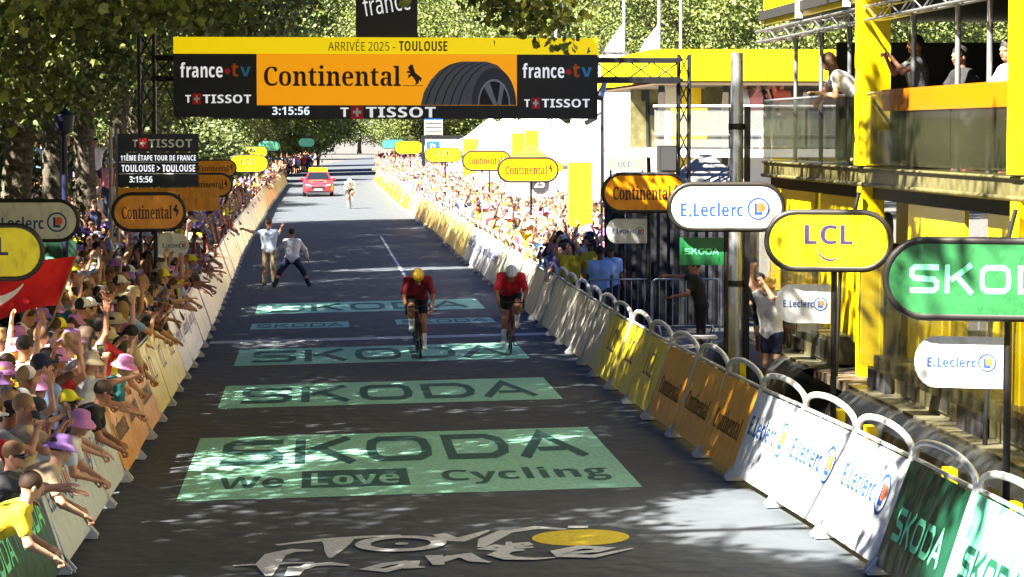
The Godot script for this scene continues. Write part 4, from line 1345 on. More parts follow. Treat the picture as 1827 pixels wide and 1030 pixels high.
func oval_sign(label: String, x: float, z: float, yc: float, w: float, h: float, turn: float, kind: String, shade: Color, lower := "", lw := 0.7, lside := -1.0, lh := 0.44, ly := 2.12, px := 0.1) -> void:
	var t := thing("oval_sign", label, "sign", on(x, z), turn, "oval advertising signs on posts")
	yc -= gy(x)
	var panel := vinyl("sign %s" % shade.to_html(), shade)
	var dark := mat("sign frame", rgb8(48, 46, 44), 0.45, 0.3)
	var b := MB.new()
	b.prism(stadium(w, h, 14), -0.02, 0.03, at(0, yc, 0.02))
	part(t, "panel", b, panel)
	b = MB.new()
	var ring := []
	for p in stadium(w + 0.03, h + 0.03, 14):
		ring.push_back(Vector3(p.x, p.y + yc, 0.02))
	ring.push_back(ring[0])
	ring.push_back(ring[1])
	b.tube(ring, [0.04], 7, false)
	part(t, "rim", b, dark)
	b = MB.new()
	b.prism(stadium(w * 0.97, h * 0.94, 14), -0.09, -0.025, at(0, yc, 0.02))
	part(t, "back_box", b, dark)
	b = MB.new()
	b.tube([Vector3(px, 0, -0.14), Vector3(px, yc + h * 0.3, -0.14)], [0.035], 8)
	part(t, "post", b, mat("post black", rgb8(36, 36, 40), 0.4, 0.4))
	sign_face(t, kind, w, h, at(0, yc, 0.053))
	if lower != "":
		var pl := PackedVector2Array()
		var r := lh / 2
		if lower == "green":
			pl = PackedVector2Array([Vector2(-lw / 2, -r), Vector2(lw / 2, -r), Vector2(lw / 2, r), Vector2(-lw / 2, r)])
		else:
			pl.push_back(Vector2(-lside * lw / 2, -r))
			for i in 11:
				var a := -PI / 2 + PI * i / 10
				pl.push_back(Vector2(lside * (lw / 2 - r * 0.8 + cos(a) * r * 0.8), sin(a) * r))
			pl.push_back(Vector2(-lside * lw / 2, r))
		b = MB.new()
		var lt := at(px + lside * (lw / 2 + 0.04), ly - gy(x), -0.12)
		b.prism(pl, -0.012, 0.012, lt)
		var pm: Material = vinyl("lower white", rgb8(222, 226, 230)) if lower == "white" else vinyl("lower green", rgb8(30, 110, 62))
		var lp := part(t, "lower_plate", b, pm)
		if lower == "white":
			lettering(lp, "E.Leclerc", font_bold, lw * 0.55, lh * 0.2, mat("blue ink", rgb8(30, 70, 140), 0.5), lt * at(-lw * 0.08, 0, 0.016))
			leclerc_disc(lp, lh * 0.18, lt * at(lw * 0.32, 0, 0.016))
		else:
			wordmark(lp, lw * 0.78, lh * 0.22, mat("mint ink", rgb8(120, 240, 180), 0.5), lt * at(0, 0, 0.016))

func build_signs() -> void:
	var O := rgb8(245, 160, 10)
	var W := rgb8(226, 230, 236)
	var Y := rgb8(238, 226, 20)
	var G := rgb8(46, 112, 66)
	# stands' side, from the camera outwards
	oval_sign("large green oval sign cut by the picture's edge, nearest the camera", 5.97, -21.3, 2.71, 1.9, 0.64, -0.3, "green", G, "white", 0.78, -1.0, 0.46, 1.96, 0.1)
	oval_sign("yellow oval sign with violet letters between white and green oval signs", 5.72, -27.3, 2.79, 1.34, 0.6, -0.25, "yellow", Y, "white", 0.62, -1.0, 0.44, 2.07, 0.06)
	oval_sign("large white oval sign in front of the lamp post and grey tent roof", 5.72, -34.3, 2.96, 1.56, 0.6, -0.08, "white", W, "green", 0.62, -1.0, 0.39, 2.33, 0.02)
	oval_sign("orange oval sign partly behind the large white oval sign", 5.72, -43.0, 2.95, 1.42, 0.62, -0.05, "orange", O, "white", 0.72, -1.0, 0.43, 2.27, 0.1)
	oval_sign("bright orange oval sign above the sunlit crowd", 5.8, -68.0, 2.98, 1.62, 0.62, 0.0, "orange", O)
	oval_sign("orange oval sign beyond the bright orange sunlit one", 5.75, -84.0, 3.05, 1.6, 0.62, 0.0, "orange", O)
	oval_sign("small yellow oval sign in front of the screen frame", 5.9, -116.0, 2.96, 1.7, 0.62, 0.0, "yellow", Y)
	oval_sign("small blank yellow oval sign, left neighbour of the lettered yellow one", 5.6, -152.0, 3.1, 1.7, 0.75, 0.0, "", Y)
	oval_sign("tiny green oval sign at the far end of the stands' side", 5.5, -178.0, 3.2, 1.7, 0.6, 0.0, "", rgb8(70, 190, 140))
	# crowd's side
	oval_sign("yellow oval sign cut by the picture's edge beside the shaded crowd", -4.1, -31.0, 2.52, 1.32, 0.62, 0.06, "yellow", Y, "", 0.7, 1.0, 0.44, 2.1, -0.1)
	oval_sign("white oval sign behind the yellow one beside the shaded crowd", -4.78, -41.5, 2.54, 1.55, 0.62, 0.06, "white", W)
	oval_sign("orange oval sign beneath the results screen", -2.98, -44.0, 2.6, 1.22, 0.6, 0.12, "orange", O, "white", 0.55, 1.0, 0.42, 2.0, 0.12)
	oval_sign("orange oval sign just behind the results screen's edge", -3.1, -70.5, 2.52, 1.3, 0.6, 0.05, "orange", O)
	oval_sign("orange oval sign farther along the shaded crowd", -4.2, -102.0, 2.55, 1.7, 0.62, 0.05, "orange", O)
	oval_sign("yellow oval sign on the shaded crowd's side near the car", -3.1, -112.0, 2.62, 1.68, 0.72, 0.05, "yellow", Y)
	oval_sign("small bright yellow oval sign beyond the lettered yellow one", -3.9, -150.0, 2.85, 1.7, 0.6, 0.0, "", Y)
	oval_sign("small mint oval sign on the shaded crowd's side", -3.1, -160.0, 3.15, 1.4, 0.62, 0.0, "", rgb8(110, 215, 180))
	oval_sign("tiny mint oval sign at the far end of the shaded crowd's side", -0.9, -205.0, 3.2, 1.3, 0.7, 0.0, "", rgb8(110, 215, 180))

# ---------------------------------------------------------------- results screen
func build_led_board() -> void:
	var black := mat("screen black", rgb8(26, 28, 32), 0.35)
	var ink := mat("screen text", rgb8(240, 240, 245), 0.5)
	ink.emission_enabled = true
	ink.emission = Color(0.95, 0.97, 1.0)
	ink.emission_energy_multiplier = 0.12
	var w := 1.92
	var t := thing("results_screen", "black results screen with white lettering on poles above the shaded crowd", "screen", on(-3.06, -48.0), 0.05)
	t.scale = Vector3(0.8, 1.02, 0.8)
	var y0 := -gy(-4.0)
	slab(t, "header", -w / 2, w / 2, 3.56 + y0, 3.9 + y0, -0.14, 0.0, black)
	slab(t, "screen", -w / 2, w / 2, 2.9 + y0, 3.55 + y0, -0.14, 0.01, black)
	watch_mark(t, 1.45, 0.2, at(0.1, 3.72 + y0, 0.006), mat("print white", rgb8(240, 240, 240), 0.5))
	lettering(t, "11ÈME ÉTAPE TOUR DE FRANCE", font_bold, 1.8, 0.13, ink, at(0, 3.46 + y0, 0.016))
	lettering(t, "TOULOUSE > TOULOUSE", font_bold, 1.76, 0.13, ink, at(0, 3.25 + y0, 0.016))
	lettering(t, "3:15:56", font_bold, 0.55, 0.12, ink, at(-0.42, 3.04 + y0, 0.016))
	for y in [3.36, 3.14]:
		slab(t, "divider", -w / 2 + 0.02, w / 2 - 0.02, y + y0, y + 0.015 + y0, 0.011, 0.02, mat("print white", rgb8(240, 240, 240), 0.5))
	slab(t, "lower_banner", -w / 2, w / 2 + 0.5, 2.44 + y0, 2.88 + y0, -0.1, -0.04, vinyl("sign f5a00a", rgb8(245, 160, 10)))
	lettering(t, "Continental", font_serif, 1.25, 0.2, mat("brown ink", rgb8(52, 22, 8), 0.5), at(-0.1, 2.66 + y0, -0.034))
	for x in [-1.14, -0.98]:
		var b := MB.new()
		b.tube([Vector3(x, 0, -0.1), Vector3(x, 4.0 + y0, -0.1)], [0.045], 8)
		part(t, "pole", b, mat("stand grey post", rgb8(150, 152, 155), 0.35, 0.6))
	for x in [-0.4, 0.7]:
		var b := MB.new()
		b.tube([Vector3(x, 3.9 + y0, -0.1), Vector3(x * 0.4 - 0.2, 5.1, -0.1)], [0.02], 6)
		part(t, "stay", b, mat("dark steel", rgb8(45, 47, 50), 0.45, 0.6))
	slab(t, "foot", -1.5, 1.0, 0.0, 0.08, -0.6, 0.4, mat("dark steel", rgb8(45, 47, 50), 0.45, 0.6))
	t = thing("street_lamp", "dark blue lamp post standing among the shaded crowd near the white oval sign", "post", on(-4.65, -46.0))
	var b := MB.new()
	b.tube([Vector3(0, 0, 0), Vector3(0, 0.6, 0), Vector3(0, 0.65, 0), Vector3(0, 4.0, 0), Vector3(0, 4.05, 0)], [0.08, 0.08, 0.06, 0.055, 0.055], 10)
	part(t, "shaft", b, mat("navy paint", rgb8(30, 32, 62), 0.4))
	b = MB.new()
	b.lathe([Vector2(0.06, 4.05), Vector2(0.16, 4.12), Vector2(0.2, 4.4), Vector2(0.12, 4.5), Vector2(0.0, 4.56)], 12)
	part(t, "lantern", b, mat("navy paint", rgb8(30, 32, 62), 0.4))
	# green advert panel behind the crowd
	t = thing("advert_board", "low dark green board with mint letters behind the shaded crowd", "sign", on(-5.3, -47.0), 0.1)
	slab(t, "board", -0.9, 0.75, 1.3, 2.05, -0.03, 0.0, mat("board green", rgb8(22, 70, 52), 0.6))
	wordmark(t, 1.1, 0.17, mat("mint ink", rgb8(120, 240, 180), 0.5), at(0.05, 1.66, 0.004))
	for x in [-0.8, 0.65]:
		slab(t, "post", x - 0.03, x + 0.03, 0.0, 2.1, -0.09, -0.032, mat("dark steel", rgb8(45, 47, 50), 0.45, 0.6))

# ---------------------------------------------------------------- bodies as smooth fields
class Field:
	var o: Vector3
	var c: float
	var nx: int
	var ny: int
	var nz: int
	var d := PackedFloat32Array()
	func _init(lo: Vector3, hi: Vector3, cell: float) -> void:
		o = lo
		c = cell
		nx = int(ceil((hi.x - lo.x) / cell)) + 1
		ny = int(ceil((hi.y - lo.y) / cell)) + 1
		nz = int(ceil((hi.z - lo.z) / cell)) + 1
		d.resize(nx * ny * nz)
		d.fill(1.0)
	func cap(a: Vector3, b: Vector3, ra: float, rb: float, k := 0.02, cut := false) -> void:
		var m := maxf(ra, rb) + k * 1.5 + c * 2.0
		var lo := (a.min(b) - Vector3.ONE * m - o) / c
		var hi := (a.max(b) + Vector3.ONE * m - o) / c
		var ab := b - a
		var l2 := maxf(ab.length_squared(), 1e-9)
		for j in range(maxi(0, int(lo.y)), mini(ny - 1, int(hi.y) + 1) + 1):
			for l in range(maxi(0, int(lo.z)), mini(nz - 1, int(hi.z) + 1) + 1):
				var row := (j * nz + l) * nx
				var i0 := maxi(0, int(lo.x))
				var p := Vector3(o.x + i0 * c, o.y + j * c, o.z + l * c) - a
				for i in range(i0, mini(nx - 1, int(hi.x) + 1) + 1):
					var t := clampf(p.dot(ab) / l2, 0.0, 1.0)
					var e := (p - ab * t).length() - ra - (rb - ra) * t
					var q := d[row + i]
					if cut:
						e = -e
						var h := maxf(k - absf(e - q), 0.0) / k
						d[row + i] = maxf(e, q) + h * h * k * 0.25
					else:
						var h := maxf(k - absf(e - q), 0.0) / k
						d[row + i] = minf(e, q) - h * h * k * 0.25
					p.x += c
	func ell(m: Vector3, r: Vector3, k := 0.015, b := Basis(), cut := false) -> void:
		var g := maxf(r.x, maxf(r.y, r.z)) + k * 1.5 + c * 2.0
		var s := minf(r.x, minf(r.y, r.z))
		var bi := b.inverse()
		var lo := (m - Vector3.ONE * g - o) / c
		var hi := (m + Vector3.ONE * g - o) / c
		for j in range(maxi(0, int(lo.y)), mini(ny - 1, int(hi.y) + 1) + 1):
			for l in range(maxi(0, int(lo.z)), mini(nz - 1, int(hi.z) + 1) + 1):
				var row := (j * nz + l) * nx
				for i in range(maxi(0, int(lo.x)), mini(nx - 1, int(hi.x) + 1) + 1):
					var p := bi * (Vector3(o.x + i * c, o.y + j * c, o.z + l * c) - m)
					var u := p / r
					var ul := u.length()
					var e := (ul - 1.0) * s
					if ul > 0.01:
						e = ul * (ul - 1.0) / (u / r).length()
					var q := d[row + i]
					if cut:
						e = -e
						var h := maxf(k - absf(e - q), 0.0) / k
						d[row + i] = maxf(e, q) + h * h * k * 0.25
					else:
						var h := maxf(k - absf(e - q), 0.0) / k
						d[row + i] = minf(e, q) - h * h * k * 0.25
	func net(out: MB, t := Transform3D()) -> void:
		var id := PackedInt32Array()
		id.resize(nx * ny * nz)
		id.fill(-1)
		var vs := PackedVector3Array()
		var ns := PackedVector3Array()
		var sx := 1
		var sz := nx
		var sy := nx * nz
		var off := [0, 1, sz, sz + 1, sy, sy + 1, sy + sz, sy + sz + 1]
		var cells := PackedInt32Array()
		for j in ny - 1:
			for l in nz - 1:
				var row := (j * nz + l) * nx
				for i in nx - 1:
					var p := row + i
					var a := d[p]
					if absf(a) > c * 2.0:
						continue
					var m := 0
					if a < 0.0: m += 1
					if d[p + 1] < 0.0: m += 1
					if d[p + sz] < 0.0: m += 1
					if d[p + sz + 1] < 0.0: m += 1
					if d[p + sy] < 0.0: m += 1
					if d[p + sy + 1] < 0.0: m += 1
					if d[p + sy + sz] < 0.0: m += 1
					if d[p + sy + sz + 1] < 0.0: m += 1
					if m == 0 or m == 8:
						continue
					var e := [d[p], d[p + 1], d[p + sz], d[p + sz + 1], d[p + sy], d[p + sy + 1], d[p + sy + sz], d[p + sy + sz + 1]]
					var q := Vector3.ZERO
					var n := 0
					for s in [[0, 1], [2, 3], [4, 5], [6, 7], [0, 2], [1, 3], [4, 6], [5, 7], [0, 4], [1, 5], [2, 6], [3, 7]]:
						var ea: float = e[s[0]]
						var eb: float = e[s[1]]
						if (ea < 0.0) != (eb < 0.0):
							var w := ea / (ea - eb)
							var va := Vector3(s[0] & 1, s[0] >> 2, (s[0] >> 1) & 1)
							var vb := Vector3(s[1] & 1, s[1] >> 2, (s[1] >> 1) & 1)
							q += va.lerp(vb, w)
							n += 1
					q /= n
					id[p] = vs.size()
					vs.push_back(t * (o + (Vector3(i, j, l) + q) * c))
					var g := Vector3(e[1] + e[3] + e[5] + e[7] - e[0] - e[2] - e[4] - e[6], e[4] + e[5] + e[6] + e[7] - e[0] - e[1] - e[2] - e[3], e[2] + e[3] + e[6] + e[7] - e[0] - e[1] - e[4] - e[5])
					ns.push_back((t.basis * g).normalized())
					cells.push_back(p)
		for p in cells:
			var a := d[p]
			for s in [[sx, sy, sz], [sy, sx, sz], [sz, sx, sy]]:
				if (a < 0.0) == (d[p + s[0]] < 0.0):
					continue
				var q0 := p
				var q1: int = p - s[1]
				var q2: int = p - s[1] - s[2]
				var q3: int = p - s[2]
				if q2 < 0 or id[q0] < 0 or id[q1] < 0 or id[q2] < 0 or id[q3] < 0:
					continue
				out.tri_n(vs[id[q0]], vs[id[q1]], vs[id[q2]], ns[id[q0]], ns[id[q1]], ns[id[q2]])
				out.tri_n(vs[id[q0]], vs[id[q2]], vs[id[q3]], ns[id[q0]], ns[id[q2]], ns[id[q3]])

var head_mb: MB
var hand_open: MB
var hand_grip: MB
var gear := {}
var poses := {}

func make_head_and_hands() -> void:
	head_mb = MB.new()
	var f := Field.new(Vector3(-0.11, -0.05, -0.13), Vector3(0.11, 0.26, 0.14), 0.0085)
	f.ell(Vector3(0, 0.135, -0.012), Vector3(0.076, 0.098, 0.096))
	f.ell(Vector3(0, 0.068, 0.028), Vector3(0.056, 0.062, 0.06), 0.02)
	f.ell(Vector3(0, 0.024, 0.062), Vector3(0.026, 0.02, 0.022), 0.02)
	f.cap(Vector3(0, 0.118, 0.085), Vector3(0, 0.083, 0.105), 0.009, 0.0145, 0.012)
	f.cap(Vector3(-0.04, 0.128, 0.074), Vector3(0.04, 0.128, 0.074), 0.012, 0.012, 0.015)
	f.cap(Vector3(-0.02, 0.053, 0.082), Vector3(0.02, 0.053, 0.082), 0.009, 0.009, 0.008)
	for s in [-1, 1]:
		f.ell(Vector3(s * 0.078, 0.1, -0.012), Vector3(0.012, 0.032, 0.021), 0.008)
		f.ell(Vector3(s * 0.03, 0.11, 0.092), Vector3(0.017, 0.011, 0.012), 0.01, Basis(), true)
	f.cap(Vector3(0, 0.06, -0.02), Vector3(0, -0.05, -0.03), 0.054, 0.056, 0.03)
	f.net(head_mb)
	for grip in [false, true]:
		var h := Field.new(Vector3(-0.07, -0.03, -0.05), Vector3(0.09, 0.2, 0.075), 0.0055)
		h.cap(Vector3(0, -0.02, 0), Vector3(0, 0.02, 0), 0.024, 0.026, 0.01)
		for i in 4:
			var x := -0.03 + i * 0.02
			h.cap(Vector3(x * 0.6, 0.01, 0), Vector3(x, 0.082, 0), 0.014, 0.011, 0.012)
			var l: float = [0.062, 0.078, 0.082, 0.07][i]
			var b := Vector3(x, 0.088, 0)
			var m := Vector3(x * 1.12, 0.088 + l * (0.25 if grip else 0.5), l * 0.42 if grip else 0.008)
			var e := Vector3(x * 1.16, 0.06 + 0.01 * i if grip else 0.088 + l, l * 0.72 if grip else 0.026)
			h.cap(b, m, 0.0095, 0.0088, 0.004)
			h.cap(m, e, 0.0088, 0.0075, 0.004)
		h.cap(Vector3(0.03, 0.02, 0.004), Vector3(0.052, 0.052, 0.018), 0.014, 0.011, 0.012)
		h.cap(Vector3(0.052, 0.052, 0.018), Vector3(0.04 if grip else 0.064, 0.085, 0.045 if grip else 0.026), 0.0105, 0.0085, 0.006)
		var mb := MB.new()
		h.net(mb)
		if grip:
			hand_grip = mb
		else:
			hand_open = mb
	# hair, hats, helmets, all in head space
	var b := MB.new()
	f = Field.new(Vector3(-0.12, -0.02, -0.14), Vector3(0.12, 0.27, 0.12), 0.01)
	f.ell(Vector3(0, 0.147, -0.02), Vector3(0.087, 0.102, 0.103))
	f.ell(Vector3(0, 0.07, 0.095), Vector3(0.085, 0.085, 0.075), 0.02, Basis(), true)
	f.ell(Vector3(0, 0.02, -0.02), Vector3(0.12, 0.07, 0.12), 0.03, Basis(), true)
	f.net(b)
	gear["hair"] = b.mesh()
	b = MB.new()
	f = Field.new(Vector3(-0.14, -0.27, -0.17), Vector3(0.14, 0.27, 0.12), 0.0125)
	f.ell(Vector3(0, 0.147, -0.02), Vector3(0.09, 0.104, 0.106))
	for i in 5:
		var a := PI * (1.05 + 0.9 * i / 4.0)
		f.cap(Vector3(cos(a) * 0.068, 0.12, sin(a) * 0.075 - 0.01), Vector3(cos(a) * 0.09, -0.2 + 0.02 * (i % 2), sin(a) * 0.1), 0.034, 0.02, 0.03)
	f.ell(Vector3(0, 0.06, 0.1), Vector3(0.075, 0.1, 0.08), 0.02, Basis(), true)
	f.net(b)
	gear["long_hair"] = b.mesh()
	b = MB.new()
	f = Field.new(Vector3(-0.12, -0.02, -0.2), Vector3(0.12, 0.27, 0.12), 0.0125)
	f.ell(Vector3(0, 0.147, -0.02), Vector3(0.088, 0.103, 0.104))
	f.ell(Vector3(0, 0.07, 0.095), Vector3(0.085, 0.085, 0.075), 0.02, Basis(), true)
	f.ell(Vector3(0, 0.15, -0.14), Vector3(0.04, 0.045, 0.04), 0.02)
	f.ell(Vector3(0, 0.02, -0.0), Vector3(0.12, 0.06, 0.12), 0.03, Basis(), true)
	f.net(b)
	gear["bun_hair"] = b.mesh()
	b = MB.new()
	b.lathe([Vector2(0.165, 0.105), Vector2(0.168, 0.112), Vector2(0.14, 0.14), Vector2(0.1, 0.17), Vector2(0.093, 0.21), Vector2(0.082, 0.24), Vector2(0.05, 0.252), Vector2(0.0, 0.255)], 20, at(0, 0, -0.01))
	b.lathe([Vector2(0.165, 0.105), Vector2(0.1, 0.15), Vector2(0.09, 0.16)], 20, at(0, 0, -0.01))
	gear["bucket_hat"] = b.mesh()
	b = MB.new()
	f = Field.new(Vector3(-0.12, 0.05, -0.14), Vector3(0.12, 0.27, 0.2), 0.01)
	f.ell(Vector3(0, 0.145, -0.012), Vector3(0.09, 0.107, 0.107))
	f.cap(Vector3(-0.03, 0.155, 0.09), Vector3(-0.03, 0.142, 0.15), 0.012, 0.012, 0.02)
	f.cap(Vector3(0.03, 0.155, 0.09), Vector3(0.03, 0.142, 0.15), 0.012, 0.012, 0.02)
	f.cap(Vector3(0, 0.158, 0.09), Vector3(0, 0.145, 0.16), 0.012, 0.012, 0.02)
	f.ell(Vector3(0, 0.03, 0.0), Vector3(0.16, 0.115, 0.11), 0.006, Basis(), true)
	f.net(b)
	gear["cap"] = b.mesh()
	b = MB.new()
	f = Field.new(Vector3(-0.14, 0.05, -0.19), Vector3(0.14, 0.31, 0.17), 0.009)
	f.ell(Vector3(0, 0.155, -0.01), Vector3(0.108, 0.12, 0.145))
	f.ell(Vector3(0, 0.03, 0.0), Vector3(0.2, 0.1, 0.2), 0.01, Basis(), true)
	for x in [-0.055, 0.0, 0.055]:
		f.cap(Vector3(x, 0.21, 0.12), Vector3(x * 1.1, 0.285, 0.0), 0.014, 0.012, 0.008, true)
		f.cap(Vector3(x * 1.1, 0.285, -0.03), Vector3(x, 0.22, -0.15), 0.014, 0.012, 0.008, true)
	f.net(b)
	gear["helmet"] = b.mesh()
	b = MB.new()
	b.lathe([Vector2(0, -0.009), Vector2(0.011, -0.004), Vector2(0.012, 0.002), Vector2(0.006, 0.009), Vector2(0, 0.01)], 8, Transform3D(Basis(Vector3(1, 0, 0), PI / 2), Vector3(0, 0.11, 0.079)))
	gear["eye"] = b.mesh()
	b = MB.new()
	f = Field.new(Vector3(-0.1, 0.06, 0.0), Vector3(0.1, 0.17, 0.13), 0.008)
	f.cap(Vector3(-0.035, 0.115, 0.085), Vector3(0.035, 0.115, 0.085), 0.026, 0.026, 0.01)
	f.cap(Vector3(-0.035, 0.115, 0.085), Vector3(-0.075, 0.12, 0.02), 0.02, 0.01, 0.01)
	f.cap(Vector3(0.035, 0.115, 0.085), Vector3(0.075, 0.12, 0.02), 0.02, 0.01, 0.01)
	f.net(b)
	gear["glasses"] = b.mesh()

# joints from a few angles; the figure faces +z, its left is +x
func joints(p: Dictionary) -> Dictionary:
	var j := {}
	var hy: float = p.get("hip", 0.93)
	var lean: float = p.get("lean", 0.0)
	var side: float = p.get("side", 0.0)
	var U := (Basis(Vector3(0, 0, 1), -side) * Basis(Vector3(1, 0, 0), lean)) * Vector3.UP
	var X := Basis(Vector3.UP, p.get("twist", 0.0)) * Vector3(1, 0, 0)
	j.P = Vector3(0, hy, p.get("back", 0.0))
	j.C = j.P + U * 0.33
	j.N = j.P + U * 0.5
	j.SL = j.P + U * 0.455 + X * 0.175
	j.SR = j.P + U * 0.455 - X * 0.175
	var hp: Array = p.get("head", [0.0, 0.0])
	j.hb = Basis(Vector3.UP, hp[1]) * Basis(Vector3(1, 0, 0), hp[0])
	j.H = j.N + U.lerp(Vector3.UP, 0.5).normalized() * 0.075
	var dirs := {"ul": Vector3(0.15, -1, 0.05), "ur": Vector3(-0.15, -1, 0.05), "fl": Vector3(0.05, -1, 0.2), "fr": Vector3(-0.05, -1, 0.2), "tl": Vector3(0.05, -1, 0.02), "tr": Vector3(-0.05, -1, 0.02), "sl": Vector3(0.02, -1, -0.03), "sr": Vector3(-0.02, -1, -0.03)}
	for k in dirs:
		if p.has(k):
			dirs[k] = p[k]
		dirs[k] = dirs[k].normalized()
	j.EL = j.SL + dirs.ul * 0.28
	j.ER = j.SR + dirs.ur * 0.28
	j.WL = j.EL + dirs.fl * 0.25
	j.WR = j.ER + dirs.fr * 0.25
	j.HL = j.P + X * 0.09 + Vector3(0, -0.03, 0)
	j.HR = j.P - X * 0.09 + Vector3(0, -0.03, 0)
	j.KL = j.HL + dirs.tl * 0.42
	j.KR = j.HR + dirs.tr * 0.42
	j.AL = j.KL + dirs.sl * 0.4
	j.AR = j.KR + dirs.sr * 0.4
	j.TL = j.AL + Vector3(0.03, -0.045, 0.15)
	j.TR = j.AR + Vector3(-0.03, -0.045, 0.15)
	j.gl = p.get("gl", false)
	j.gr = p.get("gr", false)
	return j

func bounds(pts: Array, m: float) -> Array:
	var lo: Vector3 = pts[0]
	var hi: Vector3 = pts[0]
	for q in pts:
		lo = lo.min(q)
		hi = hi.max(q)
	return [lo - Vector3.ONE * m, hi + Vector3.ONE * m]

func hand_at(mb: MB, w: Vector3, e: Vector3, grip: bool, left: bool) -> void:
	var y := (w - e).normalized()
	var ref := Vector3(0, -1, 0.2) if absf(y.y) < 0.8 else Vector3(-1 if left else 1, 0, 0.3)
	var x := y.cross(ref).normalized()
	if left:
		x = -x
	var z := (x.cross(y) if left == false else -x.cross(y)).normalized()
	if z.dot(ref) < 0.0:
		z = -z
	mb.add(hand_grip if grip else hand_open, Transform3D(Basis(x, y, z), w))

func torso(f: Field, j: Dictionary, g: float) -> void:
	var X: Vector3 = (j.SL - j.SR).normalized()
	f.cap(j.HL, j.HR, 0.098 + g, 0.098 + g, 0.05)
	for s in [-1.0, 1.0]:
		f.cap(j.P + X * 0.06 * s, j.C + X * 0.085 * s, 0.1 + g, 0.108 + g, 0.06)
		f.cap(j.C + X * 0.08 * s, j.C.lerp(j.N, 0.55) + X * 0.1 * s, 0.108 + g, 0.085 + g, 0.06)
	f.cap(j.SL, j.SR, 0.058 + g, 0.058 + g, 0.05)

func build_figure(j: Dictionary, legs := "trousers", sleeve := 0.55, cell := 0.02) -> Dictionary:
	var all := [j.P, j.C, j.N, j.SL, j.SR, j.EL, j.ER, j.WL, j.WR, j.HL, j.HR, j.KL, j.KR, j.AL, j.AR, j.TL, j.TR]
	var bb := bounds(all, 0.17)
	var f := Field.new(bb[0], bb[1], cell)
	torso(f, j, 0.0)
	f.cap(j.N - (j.N - j.C) * 0.3, j.H + Vector3(0, 0.02, 0), 0.062, 0.052, 0.04)
	for s in ["L", "R"]:
		f.cap(j["S" + s], j["E" + s], 0.05, 0.041, 0.03)
		f.cap(j["E" + s], j["W" + s], 0.042, 0.027, 0.02)
		f.cap(j["H" + s], j["K" + s], 0.088, 0.058, 0.04)
		var calf: Vector3 = j["K" + s].lerp(j["A" + s], 0.35) + Vector3(0, 0, -0.012)
		f.cap(j["K" + s], calf, 0.056, 0.057, 0.03)
		f.cap(calf, j["A" + s], 0.056, 0.037, 0.03)
		f.cap(j["A" + s] + Vector3(0, -0.04, -0.03), j["T" + s], 0.038, 0.032, 0.03)
	var body := MB.new()
	f.net(body)
	body.add(head_mb, Transform3D(j.hb, j.H))
	hand_at(body, j.WL, j.EL, j.gl, true)
	hand_at(body, j.WR, j.ER, j.gr, false)
	var out := {"body": body.mesh(), "head": Transform3D(j.hb, j.H), "j": j, "mb": {"body": body}}
	# shirt
	bb = bounds([j.P, j.C, j.N, j.SL, j.SR, j.SL.lerp(j.EL, sleeve), j.SR.lerp(j.ER, sleeve), j.SL.lerp(j.EL, minf(1, sleeve)), j.WL if sleeve > 1 else j.SL, j.WR if sleeve > 1 else j.SR], 0.17)
	f = Field.new(bb[0], bb[1], cell)
	torso(f, j, 0.017)
	f.cap(j.C, j.N + (j.N - j.C) * 0.02, 0.08, 0.066, 0.05)
	for s in ["L", "R"]:
		if sleeve > 1.0:
			f.cap(j["S" + s], j["E" + s], 0.066, 0.056, 0.03)
			f.cap(j["E" + s], j["E" + s].lerp(j["W" + s], 0.93), 0.055, 0.04, 0.02)
		else:
			f.cap(j["S" + s], j["S" + s].lerp(j["E" + s], sleeve), 0.068, 0.06, 0.03)
	var mb := MB.new()
	f.net(mb)
	out.shirt = mb.mesh()
	out.mb.shirt = mb
	# trousers or shorts
	var reach := 0.55 if legs == "shorts" else 1.0
	bb = bounds([j.P, j.HL, j.HR, j.HL.lerp(j.KL, reach), j.HR.lerp(j.KR, reach), j.AL if reach == 1.0 else j.HL, j.AR if reach == 1.0 else j.HR], 0.17)
	f = Field.new(bb[0], bb[1], cell)
	f.cap(j.HL, j.HR, 0.118, 0.118, 0.05)
	f.cap(j.P + Vector3(-0.06, 0, 0), j.P + Vector3(0.06, 0.0, 0), 0.112, 0.112, 0.05)
	for s in ["L", "R"]:
		f.cap(j["H" + s], j["H" + s].lerp(j["K" + s], reach), 0.104, 0.074 if reach == 1.0 else 0.088, 0.04)
		if reach == 1.0:
			f.cap(j["K" + s], j["K" + s].lerp(j["A" + s], 0.95), 0.074, 0.058, 0.03)
	mb = MB.new()
	f.net(mb)
	out.legs = mb.mesh()
	out.mb.legs = mb
	# shoes
	bb = bounds([j.AL, j.AR, j.TL, j.TR], 0.09)
	f = Field.new(bb[0], bb[1], 0.0125)
	for s in ["L", "R"]:
		f.cap(j["A" + s] + Vector3(0, -0.04, -0.035), j["T" + s], 0.048, 0.043, 0.02)
		f.cap(j["A" + s] + Vector3(0, -0.04, -0.02), j["A" + s], 0.048, 0.045, 0.02)
	mb = MB.new()
	f.net(mb)
	out.shoes = mb.mesh()
	return out

func skin(k: int) -> Material:
	var c: Array = [rgb8(192, 140, 112), rgb8(170, 116, 90), rgb8(206, 158, 130), rgb8(104, 66, 48)]
	if mats.has("skin%d" % k):
		return mats["skin%d" % k]
	var m := mat("skin%d" % k, c[k], 0.55)
	m.subsurf_scatter_enabled = true
	m.subsurf_scatter_strength = 0.08
	return m

